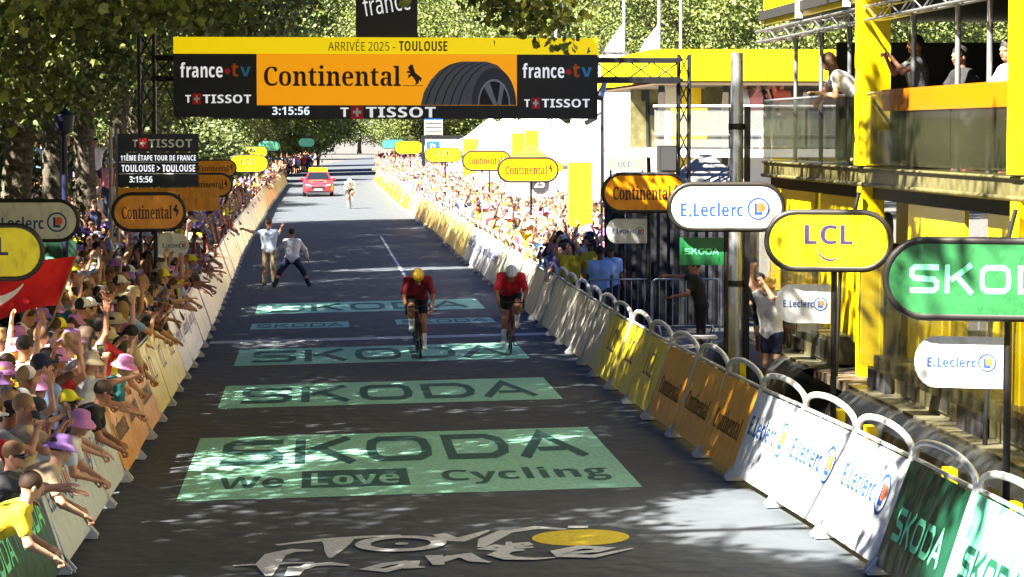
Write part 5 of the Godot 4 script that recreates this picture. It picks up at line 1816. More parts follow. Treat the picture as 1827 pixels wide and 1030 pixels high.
func dress(t: Node3D, fig: Dictionary, sk: int, shirt: Material, legs: Material, hair: String, hair_m: Material, hat := "", hat_m: Material = null, shoes: Material = null, eyes := false) -> void:
	part(t, "body", fig.body, skin(sk))
	part(t, "shirt", fig.shirt, shirt)
	part(t, "trousers", fig.legs, legs)
	if hat != "":
		part(t, hat, gear[hat], hat_m, fig.head)
		if hair == "long_hair":
			part(t, "hair", gear["long_hair"], hair_m, fig.head)
		elif hat != "helmet":
			part(t, "hair", gear["hair"], hair_m, fig.head)
	elif hair != "":
		part(t, "hair", gear[hair], hair_m, fig.head)
	if shoes != null:
		part(t, "shoes", fig.shoes, shoes)
	if eyes:
		for x in [-0.03, 0.03]:
			part(t, "eye", gear["eye"], mat("eye dark", rgb8(30, 24, 22), 0.2), fig.head * at(x, 0, 0))

func make_figures() -> void:
	make_head_and_hands()
	var f := Vector3(0, 0, 1)
	poses["reach"] = build_figure(joints({"lean": 0.55, "back": -0.12, "head": [0.1, 0.0], "ul": Vector3(0.15, -0.35, 1), "ur": Vector3(-0.15, -0.2, 1), "fl": Vector3(-0.05, -0.1, 1), "fr": Vector3(0.1, 0.15, 1)}), "trousers", 0.55, 0.0225)
	poses["phone"] = build_figure(joints({"lean": 0.12, "head": [0.05, 0.1], "ul": Vector3(0.3, -0.45, 0.8), "ur": Vector3(-0.3, -0.45, 0.8), "fl": Vector3(-0.45, 0.75, 0.5), "fr": Vector3(0.45, 0.75, 0.5), "gl": true, "gr": true}), "trousers", 0.55, 0.0225)
	poses["clap"] = build_figure(joints({"lean": 0.05, "head": [-0.05, -0.2], "ul": Vector3(0.35, 0.5, 0.6), "ur": Vector3(-0.35, 0.45, 0.6), "fl": Vector3(-0.35, 0.9, 0.1), "fr": Vector3(0.35, 0.9, 0.15)}), "shorts", 0.5, 0.0225)
	poses["stand"] = build_figure(joints({"lean": 0.04, "head": [0.05, 0.25], "ul": Vector3(0.2, -1, 0.05), "fl": Vector3(-0.2, -0.6, 0.7), "fr": Vector3(0.1, -0.7, 0.6)}), "shorts", 0.55, 0.0225)
	poses["wave"] = build_figure(joints({"lean": 0.1, "head": [-0.05, 0.3], "ur": Vector3(-0.25, 0.85, 0.35), "fr": Vector3(0.05, 1, 0.1), "ul": Vector3(0.2, -0.9, 0.3), "fl": Vector3(-0.1, -0.3, 0.9)}), "trousers", 0.5, 0.0225)
	poses["lean"] = build_figure(joints({"lean": 0.75, "back": -0.18, "head": [0.0, 0.35], "ul": Vector3(0.2, -0.9, 0.6), "ur": Vector3(-0.2, -0.8, 0.7), "fl": Vector3(-0.2, -0.4, 0.9), "fr": Vector3(0.1, -0.5, 0.9), "gl": true}), "shorts", 0.6, 0.0225)
	poses["film"] = build_figure(joints({"lean": 0.35, "side": 0.12, "back": -0.05, "head": [0.1, -0.1], "ur": Vector3(-0.1, 0.1, 1), "fr": Vector3(0.05, 0.25, 1), "ul": Vector3(0.2, -0.8, 0.5), "fl": Vector3(-0.2, -0.2, 1), "gr": true}), "trousers", 0.5, 0.0225)
	poses["deep"] = build_figure(joints({"lean": 1.0, "back": -0.1, "head": [0.25, 0.5], "ul": Vector3(0.3, -0.95, 0.15), "ur": Vector3(-0.25, -0.9, 0.3), "fl": Vector3(-0.5, -0.3, 0.7), "fr": Vector3(0.3, -0.5, 0.8), "gl": true, "gr": true}), "shorts", 0.6, 0.0225)
	poses["rail"] = build_figure(joints({"hip": 0.74, "back": -0.1, "tl": Vector3(0.08, -0.75, 0.65), "sl": Vector3(0.02, -0.85, -0.5), "tr": Vector3(-0.08, -0.75, 0.65), "sr": Vector3(-0.02, -0.85, -0.5), "lean": 0.42, "head": [0.1, 0.3], "ul": Vector3(0.15, -0.75, 0.6), "ur": Vector3(-0.15, -0.75, 0.6), "fl": Vector3(-0.8, -0.12, 0.5), "fr": Vector3(0.8, -0.05, 0.55), "gl": true, "gr": true}), "trousers", 0.55, 0.0225)

# ---------------------------------------------------------------- riders and bicycles
func ring_tube(b: MB, c: Vector3, R: float, r: float, seg := 36, sides := 7) -> void:
	var p := []
	for i in seg + 2:
		var a := TAU * i / seg
		p.push_back(c + Vector3(0, sin(a) * R, cos(a) * R))
	b.tube(p, [r], sides, false)

func bicycle(label: String, pos: Vector3, turn: float, tilt: float, paint: Material) -> Node3D:
	# local origin: midway between the wheels on the ground, front towards +z
	var t := thing("racing_bicycle", label, "bicycle", pos, turn, "racing bicycles")
	t.rotation.z = tilt
	var black := mat("bike black", rgb8(28, 28, 32), 0.4)
	var tyre := mat("tyre black", rgb8(25, 25, 26), 0.85)
	var R := 0.335
	for z in [-0.49, 0.5]:
		var w := Node3D.new()
		w.name = "front_wheel" if z > 0 else "rear_wheel"
		t.add_child(w, true)
		var c := Vector3(0, R, z)
		var b := MB.new()
		ring_tube(b, c, R - 0.013, 0.014)
		part(w, "tyre", b, tyre)
		b = MB.new()
		for s in [-1, 1]:
			for i in 32:
				var a := TAU * i / 32
				var a2 := TAU * (i + 1) / 32
				var p1 := Vector3(0, sin(a), cos(a))
				var p2 := Vector3(0, sin(a2), cos(a2))
				b.quad(c + p1 * 0.31 + Vector3(s * 0.011, 0, 0), c + p2 * 0.31 + Vector3(s * 0.011, 0, 0), c + p2 * 0.255 + Vector3(s * 0.005, 0, 0), c + p1 * 0.255 + Vector3(s * 0.005, 0, 0), Vector3(s, 0, 0))
		part(w, "rim", b, black)
		b = MB.new()
		for i in 16:
			var a := TAU * i / 16
			b.tube([c + Vector3(0.02 * (1 if i % 2 else -1), 0, 0), c + Vector3(0, sin(a), cos(a)) * 0.26], [0.0018], 3, false)
		b.tube([c - Vector3(0.05, 0, 0), c + Vector3(0.05, 0, 0)], [0.016], 8)
		part(w, "spokes", b, mat("spoke steel", rgb8(140, 140, 145), 0.3, 0.8))
	var bb := Vector3(0, 0.275, -0.08)
	var seat := Vector3(0, 0.93, -0.24)
	var h1 := Vector3(0, 0.86, 0.34)
	var h0 := Vector3(0, 0.72, 0.385)
	var f := MB.new()
	f.tube([bb, h0], [0.026, 0.028], 8)
	f.tube([bb, seat], [0.02, 0.016], 8)
	f.tube([Vector3(0, 0.8, -0.21), h1], [0.017], 8)
	f.tube([h0 - Vector3(0, 0.03, -0.01), h1], [0.024], 8)
	for s in [-1, 1]:
		f.tube([Vector3(s * 0.02, 0.74, -0.195), Vector3(s * 0.06, R, -0.49)], [0.01], 6)
		f.tube([bb + Vector3(s * 0.02, 0, 0), Vector3(s * 0.06, R, -0.49)], [0.011], 6)
	part(t, "frame", f, paint)
	f = MB.new()
	for s in [-1, 1]:
		f.tube([h0 + Vector3(s * 0.03, -0.02, 0.01), Vector3(s * 0.048, 0.5, 0.45), Vector3(s * 0.05, R, 0.5)], [0.016, 0.013, 0.009], 7)
	part(t, "fork", f, paint)
	f = MB.new()
	f.tube([h1, h1 + Vector3(0, 0.05, 0.03), Vector3(0, 0.92, 0.42)], [0.022, 0.02, 0.018], 8)
	f.tube([Vector3(-0.2, 0.925, 0.43), Vector3(0, 0.92, 0.425), Vector3(0.2, 0.925, 0.43)], [0.015], 8)
	for s in [-1, 1]:
		f.tube([Vector3(s * 0.2, 0.925, 0.43), Vector3(s * 0.205, 0.92, 0.5), Vector3(s * 0.21, 0.86, 0.535), Vector3(s * 0.21, 0.8, 0.5), Vector3(s * 0.21, 0.785, 0.41)], [0.015], 7)
		f.tube([Vector3(s * 0.205, 0.925, 0.49), Vector3(s * 0.2, 0.985, 0.545)], [0.02, 0.016], 7)
	part(t, "handlebar", f, black)
	f = MB.new()
	f.tube([seat, Vector3(0, 0.99, -0.25)], [0.015], 8)
	f.tube([Vector3(0, 0.99, -0.37), Vector3(0, 1.0, -0.28), Vector3(0, 1.0, -0.1)], [0.065, 0.05, 0.02], 8)
	part(t, "saddle", f, black)
	f = MB.new()
	f.lathe([Vector2(0.09, -0.004), Vector2(0.1, 0), Vector2(0.09, 0.004)], 24, Transform3D(Basis(Vector3(0, 0, 1), PI / 2), bb + Vector3(-0.05, 0, 0)))
	f.tube([bb + Vector3(0.06, 0, 0), bb + Vector3(0.07, -0.165, 0.02)], [0.013], 6)
	f.tube([bb + Vector3(-0.06, 0, 0), bb + Vector3(-0.07, 0.165, -0.02)], [0.013], 6)
	f.box(bb + Vector3(0.11, -0.165, 0.02), Vector3(0.08, 0.015, 0.07))
	f.box(bb + Vector3(-0.11, 0.165, -0.02), Vector3(0.08, 0.015, 0.07))
	part(t, "crankset", f, black)
	return t

func rider_figure(mirror: float) -> Dictionary:
	var j := {}
	j.P = Vector3(0, 1.07, -0.22)
	j.C = Vector3(0.0, 1.25, 0.03)
	j.N = Vector3(0, 1.39, 0.19)
	j.SL = Vector3(0.185, 1.375, 0.18)
	j.SR = Vector3(-0.185, 1.375, 0.18)
	j.EL = Vector3(0.265, 1.11, 0.32)
	j.ER = Vector3(-0.265, 1.11, 0.32)
	j.WL = Vector3(0.215, 0.855, 0.46)
	j.WR = Vector3(-0.215, 0.855, 0.46)
	j.HL = Vector3(0.09, 1.03, -0.2)
	j.HR = Vector3(-0.09, 1.03, -0.2)
	var m := mirror
	var a := "L" if m > 0 else "R"
	var b := "R" if m > 0 else "L"
	j["K" + a] = Vector3(0.1 * m, 0.6, -0.06)
	j["A" + a] = Vector3(0.11 * m, 0.21, -0.15)
	j["T" + a] = Vector3(0.115 * m, 0.135, -0.0)
	j["K" + b] = Vector3(-0.125 * m, 0.86, 0.15)
	j["A" + b] = Vector3(-0.11 * m, 0.53, -0.1)
	j["T" + b] = Vector3(-0.115 * m, 0.47, 0.05)
	j.hb = Basis(Vector3(1, 0, 0), 0.55)
	j.H = Vector3(0, 1.335, 0.27)
	j.gl = true
	j.gr = true
	var fig := build_figure(j, "shorts", 0.85, 0.0175)
	# socks and skin-tight shorts
	var f := Field.new(j["A" + b].min(j["A" + a]) - Vector3.ONE * 0.2, j["K" + b].max(j["K" + a]) + Vector3.ONE * 0.1, 0.0175)
	for s in ["L", "R"]:
		f.cap(j["A" + s], j["A" + s].lerp(j["K" + s], 0.42), 0.046, 0.06, 0.01)
	var mb := MB.new()
	f.net(mb)
	fig.socks = mb.mesh()
	return fig

func build_riders() -> void:
	var figs := [rider_figure(1.0), rider_figure(-1.0)]
	var red := cloth("jersey dark red", rgb8(132, 24, 38))
	var red2 := cloth("jersey red", rgb8(205, 30, 45))
	var pale := cloth("jersey pale", rgb8(230, 232, 225))
	var black := cloth("shorts black", rgb8(28, 26, 28))
	var white := cloth("sock white", rgb8(225, 226, 230))
	var spec := [
		[1.79, -43.95, 0.02, 0.05, 0, red, mat("helmet yellow", rgb8(225, 185, 40), 0.35), "person in dark red jersey and yellow helmet sprinting on a racing bicycle", "black racing bicycle ridden by the sprinter in the yellow helmet", rgb8(60, 30, 34)],
		[3.46, -44.35, -0.05, -0.03, 1, red2, mat("helmet white", rgb8(220, 228, 236), 0.35), "person in bright red jersey and white helmet sprinting beside the barrier", "racing bicycle ridden by the sprinter in the white helmet", rgb8(120, 40, 50)],
		[1.72, -130.1, 0.0, 0.06, 1, pale, mat("helmet white", rgb8(220, 228, 236), 0.35), "person in white jersey riding alone far up the sunlit road", "racing bicycle ridden far up the road beside the red car", rgb8(40, 40, 44)]]
	for s in spec:
		var fig: Dictionary = figs[s[4]]
		var pos := on(s[0], s[1])
		var frame := mat("bike paint %s" % s[9].to_html(), s[9], 0.3)
		bicycle(s[8], pos, s[2], s[3], frame)
		var t := thing("person", s[7], "person", pos, s[2], "racing cyclists")
		t.rotation.z = s[3] * 0.4
		part(t, "body", fig.body, skin(1))
		part(t, "jersey", fig.shirt, s[5])
		part(t, "shorts", fig.legs, black)
		part(t, "socks", fig.socks, white)
		part(t, "shoes", fig.shoes, white)
		part(t, "helmet", gear["helmet"], s[6], fig.head)
		part(t, "sunglasses", gear["glasses"], mat("lens black", rgb8(25, 25, 30), 0.15), fig.head)

# ---------------------------------------------------------------- car
func build_car() -> void:
	var t := thing("race_car", "red official car with yellow roof board following the lone rider", "car", on(0.03, -155.6))
	var red := mat("car red", rgb8(205, 30, 45), 0.25)
	red.clearcoat_enabled = true
	red.clearcoat = 0.8
	var dark := mat("car glass", rgb8(24, 28, 34), 0.08)
	var black := mat("car trim", rgb8(24, 24, 26), 0.5)
	# body lofted along its length: z (front 0), half width, sill height, deck height
	var st := [[0.0, 0.7, 0.36, 0.62], [-0.06, 0.82, 0.26, 0.74], [-0.25, 0.9, 0.22, 0.86], [-0.8, 0.935, 0.22, 0.98], [-1.25, 0.94, 0.22, 1.06], [-2.4, 0.94, 0.22, 1.08], [-3.6, 0.94, 0.22, 1.1], [-4.3, 0.9, 0.26, 1.06], [-4.6, 0.8, 0.34, 0.95]]
	var b := MB.new()
	var prof := func(s: Array) -> Array:
		var w: float = s[1]
		return [Vector3(-w * 0.9, s[2], s[0]), Vector3(-w, s[2] + 0.12, s[0]), Vector3(-w, s[3] - 0.16, s[0]), Vector3(-w * 0.93, s[3] - 0.03, s[0]), Vector3(-w * 0.6, s[3] + 0.015, s[0]), Vector3(0, s[3] + 0.03, s[0]), Vector3(w * 0.6, s[3] + 0.015, s[0]), Vector3(w * 0.93, s[3] - 0.03, s[0]), Vector3(w, s[3] - 0.16, s[0]), Vector3(w, s[2] + 0.12, s[0]), Vector3(w * 0.9, s[2], s[0])]
	for i in st.size() - 1:
		var p: Array = prof.call(st[i])
		var q: Array = prof.call(st[i + 1])
		for k in 10:
			var m: Vector3 = p[k] + p[k + 1] - Vector3(0, 1.2, 2 * st[i][0])
			b.quad(p[k], p[k + 1], q[k + 1], q[k], m)
	for e in [0, st.size() - 1]:
		var p: Array = prof.call(st[e])
		for k in range(1, 9):
			b.tri(p[0], p[k], p[k + 1], Vector3(0, 0, 1 if e == 0 else -1))
		b.tri(p[0], p[9], p[10], Vector3(0, 0, 1 if e == 0 else -1))
	part(t, "body", b, red)
	# cabin
	b = MB.new()
	var lo := [Vector3(-0.82, 1.04, -1.15), Vector3(0.82, 1.04, -1.15), Vector3(0.84, 1.06, -4.1), Vector3(-0.84, 1.06, -4.1)]
	var hi := [Vector3(-0.6, 1.55, -1.95), Vector3(0.6, 1.55, -1.95), Vector3(0.6, 1.53, -3.6), Vector3(-0.6, 1.53, -3.6)]
	b.quad(hi[0], hi[1], hi[2], hi[3], Vector3.UP)
	for i in 4:
		var i2 := (i + 1) % 4
		b.quad(lo[i], lo[i2], hi[i2], hi[i], (lo[i] + lo[i2]) / 2 - Vector3(0, 1, -2.6))
	part(t, "cabin", b, red)
	b = MB.new()
	b.quad(Vector3(-0.74, 1.085, -1.14), Vector3(0.74, 1.085, -1.14), Vector3(0.56, 1.52, -1.85), Vector3(-0.56, 1.52, -1.85), Vector3(0, 1, 1))
	part(t, "windscreen", b, dark)
	for s in [-1, 1]:
		b = MB.new()
		b.quad(Vector3(s * 0.845, 1.1, -1.5), Vector3(s * 0.855, 1.1, -3.6), Vector3(s * 0.645, 1.5, -3.4), Vector3(s * 0.645, 1.5, -2.05), Vector3(s, 0, 0))
		part(t, "side_window", b, dark)
		b = MB.new()
		b.prism(PackedVector2Array([Vector2(0.42, 0.66), Vector2(0.8, 0.74), Vector2(0.78, 0.8), Vector2(0.5, 0.74)]), 0.0, 0.03, Transform3D(Basis.from_scale(Vector3(s, 1, 1)), Vector3(0, 0, -0.03)))
		part(t, "headlight", b, mat("headlight", rgb8(225, 228, 232), 0.1))
		b = MB.new()
		b.box(Vector3(s * 1.02, 1.1, -1.5), Vector3(0.2, 0.14, 0.1))
		part(t, "mirror", b, red)
		for z in [-0.85, -3.7]:
			var w := Node3D.new()
			w.name = "wheel"
			t.add_child(w, true)
			b = MB.new()
			b.lathe([Vector2(0.2, -0.11), Vector2(0.32, -0.11), Vector2(0.35, -0.07), Vector2(0.35, 0.07), Vector2(0.32, 0.11), Vector2(0.2, 0.11)], 20, Transform3D(Basis(Vector3(0, 0, 1), PI / 2), Vector3(s * 0.86, 0.35, z)))
			part(w, "tyre", b, mat("tyre black", rgb8(25, 25, 26), 0.85))
			b = MB.new()
			b.lathe([Vector2(0, -0.1), Vector2(0.2, -0.1), Vector2(0.2, 0.1), Vector2(0, 0.1)], 14, Transform3D(Basis(Vector3(0, 0, 1), PI / 2), Vector3(s * 0.87, 0.35, z)))
			part(w, "rim", b, mat("stand grey post", rgb8(150, 152, 155), 0.35, 0.6))
	slab(t, "grille", -0.42, 0.42, 0.5, 0.66, -0.02, 0.02, black)
	slab(t, "bumper_intake", -0.7, 0.7, 0.27, 0.38, -0.06, 0.005, black)
	slab(t, "number_plate", -0.26, 0.26, 0.4, 0.5, 0.006, 0.03, mat("print white", rgb8(240, 240, 240), 0.5))
	for sx in [-1, 1]:
		b = MB.new()
		b.quad(Vector3(sx * 0.95, 0.5, -1.2), Vector3(sx * 0.95, 0.5, -3.4), Vector3(sx * 0.948, 0.85, -3.4), Vector3(sx * 0.948, 0.75, -1.2), Vector3(sx, 0, 0))
		part(t, "yellow_stripe", b, mat("banner yellow", rgb8(255, 221, 0), 0.45))
		b = MB.new()
		b.tube([Vector3(sx * 0.5, 1.6, -2.1), Vector3(sx * 0.5, 1.62, -3.5)], [0.02], 6)
		b.tube([Vector3(sx * 0.3, 1.55, -3.3), Vector3(sx * 0.3, 2.3, -3.35)], [0.008], 5)
		part(t, "roof_rail", b, black)
	slab(t, "bonnet_badge", -0.3, 0.32, 0.995, 1.015, -0.55, -0.85, mat("badge pink", rgb8(225, 120, 150), 0.4))
	b = MB.new()
	b.prism(PackedVector2Array([Vector2(-0.62, 1.58), Vector2(0.62, 1.58), Vector2(0.55, 1.82), Vector2(-0.55, 1.82)]), -2.1, -1.98)
	part(t, "roof_board", b, mat("banner yellow", rgb8(255, 221, 0), 0.45))

# ---------------------------------------------------------------- people on and beside the road
func build_road_people() -> void:
	var dark := mat("hair dark", rgb8(34, 26, 22), 0.7)
	var brown := mat("hair brown", rgb8(84, 58, 38), 0.7)
	var fig := build_figure(joints({"hip": 0.92, "lean": 0.05, "head": [0.1, 0.4], "ul": Vector3(0.25, -0.2, 0.9), "fl": Vector3(0.3, 0.75, 0.6), "ur": Vector3(-1, 0.05, 0.1), "fr": Vector3(-0.8, 0.25, 0.5), "gr": true, "gl": true}), "trousers", 0.6)
	var t := thing("person", "person in pale grey polo and beige trousers reaching toward the barrier", "person", on(-1.3, -66.0), PI)
	t.scale = Vector3(-1, 1, 1) * 1.02
	dress(t, fig, 1, cloth("polo pale", rgb8(190, 205, 222)), cloth("chino", rgb8(150, 136, 110)), "hair", brown, "", null, mat("shoe dark", rgb8(35, 32, 32), 0.6))
	fig = build_figure(joints({"hip": 0.8, "lean": 0.32, "head": [-0.1, -0.1], "ul": Vector3(0.6, -0.75, 0.25), "fl": Vector3(0.3, -0.8, 0.5), "ur": Vector3(-0.6, -0.75, 0.25), "fr": Vector3(-0.25, -0.8, 0.45), "tl": Vector3(0.6, -0.85, 0.2), "sl": Vector3(0.38, -1, -0.25), "tr": Vector3(-0.55, -0.88, 0.25), "sr": Vector3(-0.42, -1, -0.2)}), "trousers", 1.5)
	t = thing("person", "person in white shirt and navy trousers braced with legs apart on the road", "person", on(-0.68, -64.9), PI)
	dress(t, fig, 1, cloth("shirt white", rgb8(228, 232, 242)), cloth("navy", rgb8(34, 40, 72)), "hair", dark, "", null, mat("shoe dark", rgb8(35, 32, 32), 0.6))
	t.position.y -= 0.05
	# officials in light blue by the right barrier
	var st: Dictionary = poses["stand"]
	var lb := cloth("light blue polo", rgb8(150, 185, 235))
	var nv := cloth("navy", rgb8(34, 40, 72))
	for a in [[5.42, -47.2, 2.9, "person in light blue polo nearest the metal fence, back turned"], [5.72, -48.0, 2.6, "person in light blue polo beside the black curtain wall"]]:
		t = thing("person", a[3], "person", on(a[0], a[1]), a[2], "people beside the metal fence")
		dress(t, st, 3, lb, nv, "hair", dark)
	# camera crew by the lamp post
	fig = build_figure(joints({"lean": 0.25, "head": [0.0, 0.2], "ur": Vector3(-0.4, 0.1, 0.9), "fr": Vector3(-0.3, 0.05, 1), "ul": Vector3(0.3, -0.8, 0.4), "fl": Vector3(-0.2, -0.2, 1)}), "trousers", 0.6)
	t = thing("person", "person in dark green shirt pointing towards the road behind the fence", "person", on(6.62, -42.2), -PI / 2 - 0.2)
	dress(t, fig, 1, cloth("green shirt", rgb8(44, 48, 36)), cloth("dark trousers", rgb8(36, 34, 34)), "hair", dark)
	fig = build_figure(joints({"lean": 0.1, "head": [0.0, 0.0], "ur": Vector3(-0.3, 0.9, 0.4), "fr": Vector3(0.2, 1, 0.2), "ul": Vector3(0.3, 0.3, 0.8), "fl": Vector3(-0.3, 0.8, 0.4), "gl": true, "gr": true}), "shorts", 0.55)
	t = thing("person", "person in white shirt and straw hat raising both arms beside the lamp post", "person", on(6.75, -36.3), -0.9)
	dress(t, fig, 2, cloth("shirt white", rgb8(222, 226, 236)), cloth("navy", rgb8(34, 40, 72)), "hair", brown, "bucket_hat", cloth("straw", rgb8(205, 165, 70)))
	t = thing("person", "person in black standing between the straw hat and the stand", "person", on(6.85, -37.6), -1.6)
	dress(t, poses["phone"], 2, cloth("black shirt", rgb8(26, 26, 30)), cloth("brown shorts", rgb8(84, 40, 30)), "hair", dark)
	# guests on the upper balcony
	fig = build_figure(joints({"hip": 0.98, "lean": 0.95, "head": [0.35, -0.5], "ur": Vector3(-0.65, -0.6, 0.35), "fr": Vector3(-0.75, -0.55, 0.25), "ul": Vector3(0.15, -1.0, 0.1), "fl": Vector3(-0.3, 0.1, 0.5)}), "trousers", 0.5, 0.0175)
	t = thing("person", "person in white top leaning out over the balcony with one arm stretched down", "person", Vector3(7.56, 3.54, -33.9), -PI / 2 - 0.1)
	dress(t, fig, 2, cloth("shirt white", rgb8(222, 226, 236)), cloth("dark trousers", rgb8(36, 34, 34)), "long_hair", brown, "", null, null, true)
	t = thing("person", "person in grey shirt filming with a black phone beside the yellow balcony column", "person", Vector3(7.9, 3.54, -32.0), -PI / 2)
	dress(t, poses["phone"], 1, cloth("grey shirt", rgb8(86, 88, 92)), cloth("dark trousers", rgb8(36, 34, 34)), "hair", dark)
	for a in [[-29.4, "black shirt", rgb8(26, 26, 30), "person in black leaning both arms on the balcony rail"], [-27.3, "pale shirt", rgb8(206, 196, 188), "person in pale shirt leaning on the balcony rail beneath the roof truss"], [-26.3, "rust shirt", rgb8(150, 70, 60), "person in rust shirt leaning on the balcony rail at the picture's edge"]]:
		t = thing("person", a[3], "person", Vector3(7.86, 3.54, a[0]), -PI / 2 + 0.2, "guests on the near balcony")
		dress(t, poses["rail"], 1, cloth(a[1], a[2]), cloth("dark trousers", rgb8(36, 34, 34)), "hair", dark)
	var k := 0
	for a in [[10.55, "white"], [10.85, "pink"], [11.15, "black"], [11.45, "coral"], [10.7, "grey"], [11.3, "cream"]]:
		t = thing("person", "person in %s shirt at the distant stand's upper rail" % a[1], "person", Vector3(a[0], 3.6, -60.6 - 0.5 * (k / 4)), 0.2, "guests on the distant balcony")
		dress(t, poses[["clap", "phone", "stand", "wave"][k % 4]], k % 3, cloth("guest " + a[1], [rgb8(225, 225, 225), rgb8(225, 150, 150), rgb8(40, 40, 44), rgb8(220, 110, 90), rgb8(130, 132, 136), rgb8(230, 215, 190)][k]), nv, "hair", brown if k % 2 else dark)
		k += 1

# ---------------------------------------------------------------- spectators
var SHIRTS := [["white", rgb8(215, 215, 218)], ["black", rgb8(30, 30, 34)], ["navy", rgb8(36, 42, 78)], ["grey", rgb8(120, 122, 128)], ["lilac", rgb8(165, 135, 185)], ["red", rgb8(180, 34, 36)], ["teal", rgb8(40, 110, 120)], ["beige", rgb8(190, 170, 140)], ["olive", rgb8(96, 100, 60)], ["azure", rgb8(130, 170, 215)], ["pink", rgb8(205, 130, 160)], ["yellow", rgb8(230, 205, 50)], ["brown", rgb8(96, 70, 54)], ["charcoal", rgb8(58, 58, 62)]]
var HATS := [["pink bucket hat", "bucket_hat", rgb8(200, 130, 185)], ["lilac bucket hat", "bucket_hat", rgb8(160, 120, 195)], ["white cap", "cap", rgb8(225, 225, 225)], ["navy cap", "cap", rgb8(28, 34, 66)], ["yellow cap", "cap", rgb8(235, 220, 40)], ["beige bucket hat", "bucket_hat", rgb8(200, 185, 150)], ["black cap", "cap", rgb8(30, 30, 32)], ["grey cap", "cap", rgb8(150, 152, 156)]]
var DOING := {"reach": "reaching out", "phone": "filming", "clap": "clapping", "stand": "standing", "wave": "waving", "lean": "leaning over", "film": "holding phone out", "deep": "bending over"}
var labels := {}

func spectator(x: float, z: float, turn: float, pose: String, zone: String, group: String, sunny: bool) -> void:
	var s: Array
	var hat := []
	var label := ""
	var held := ""
	for attempt in 60:
		s = SHIRTS[rng.randi() % SHIRTS.size()]
		if sunny and rng.randf() < 0.4:
			s = [SHIRTS[0], SHIRTS[11], SHIRTS[7], SHIRTS[10]][rng.randi() % 4]
		hat = HATS[[0, 0, 1, 1, 2, 3, 4, 5, 6, 7, 2][rng.randi() % 11]] if rng.randf() < 0.5 else []
		var who := "person in %s shirt%s" % [s[0], " and " + hat[0] if hat.size() else ""]
		label = "%s %s, %s" % [who, DOING[pose], zone]
		held = "phone of %s, %s" % [who, zone]
		if not labels.has(label) and not ((pose == "phone" or pose == "film") and labels.has(held)):
			break
	labels[label] = true
	if pose == "phone" or pose == "film":
		labels[held] = true
	var t := thing("person", label, "person", on(x, z), turn, group)
	t.scale = Vector3.ONE * rng.randf_range(0.92, 1.06)
	if rng.randf() < 0.5:
		t.scale.x *= -1.0
	var hk := rng.randi() % 5
	var hm := mat("hair%d" % hk, [rgb8(34, 26, 22), rgb8(62, 42, 30), rgb8(96, 66, 42), rgb8(150, 115, 72), rgb8(45, 34, 28)][hk], 0.7)
	var hair: String = ["hair", "hair", "long_hair", "bun_hair"][rng.randi() % 4]
	var lk: int = rng.randi() % 4
	var lm := cloth("legs%d" % lk, [rgb8(40, 50, 78), rgb8(34, 34, 38), rgb8(150, 138, 112), rgb8(80, 84, 92)][lk])
	if rng.randf() < 0.3:
		part(t, "sunglasses", gear["glasses"], mat("lens black", rgb8(25, 25, 30), 0.15), poses[pose].head)
	dress(t, poses[pose], [0, 1, 2, 0, 1, 0, 2, 3][rng.randi() % 8], cloth("shirt " + s[0], s[1]), lm, hair, hm, hat[1] if hat.size() else "", cloth("hat " + hat[0], hat[2]) if hat.size() else null, null, false)
	if pose == "phone" or pose == "film":
		if z > -66.0:
			var p := thing("phone", held, "phone", Vector3.ZERO, 0, "phones in the crowd")
			var j: Dictionary = poses[pose].j
			var c: Vector3 = (j.WL + j.WR) / 2 + Vector3(0, 0.11, 0.06) if pose == "phone" else j.WR + Vector3(0.02, 0.03, 0.12)
			p.transform = t.transform * Transform3D(Basis(Vector3(1, 0, 0), -0.25), c)
			if t.scale.x < 0.0:
				p.transform.basis.x = -p.transform.basis.x
			var wide := pose == "phone"
			var b := MB.new()
			b.box(Vector3.ZERO, Vector3(0.15 if wide else 0.075, 0.075 if wide else 0.15, 0.009))
			part(p, "case", b, mat("phone black", rgb8(22, 22, 25), 0.3))
			b = MB.new()
			b.box(Vector3(0, 0, -0.0055), Vector3(0.142 if wide else 0.068, 0.068 if wide else 0.142, 0.001))
			part(p, "display", b, mat("phone glass", rgb8(60, 66, 76), 0.08))

func zone_of(z: float, left: bool) -> String:
	var d := -z
	if left:
		return "by green barriers" if d < 22.8 else ("by white barriers" if d < 28.8 else ("by orange barriers" if d < 34.8 else ("by yellow barriers" if d < 40.8 else ("near the finish" if d < 46.8 else ("beneath the gantry" if d < 54 else "beyond the gantry")))))
	return "beside black curtain" if d < 56 else ("by yellow column" if d < 63 else ("beneath orange sign" if d < 71 else "past orange sign"))

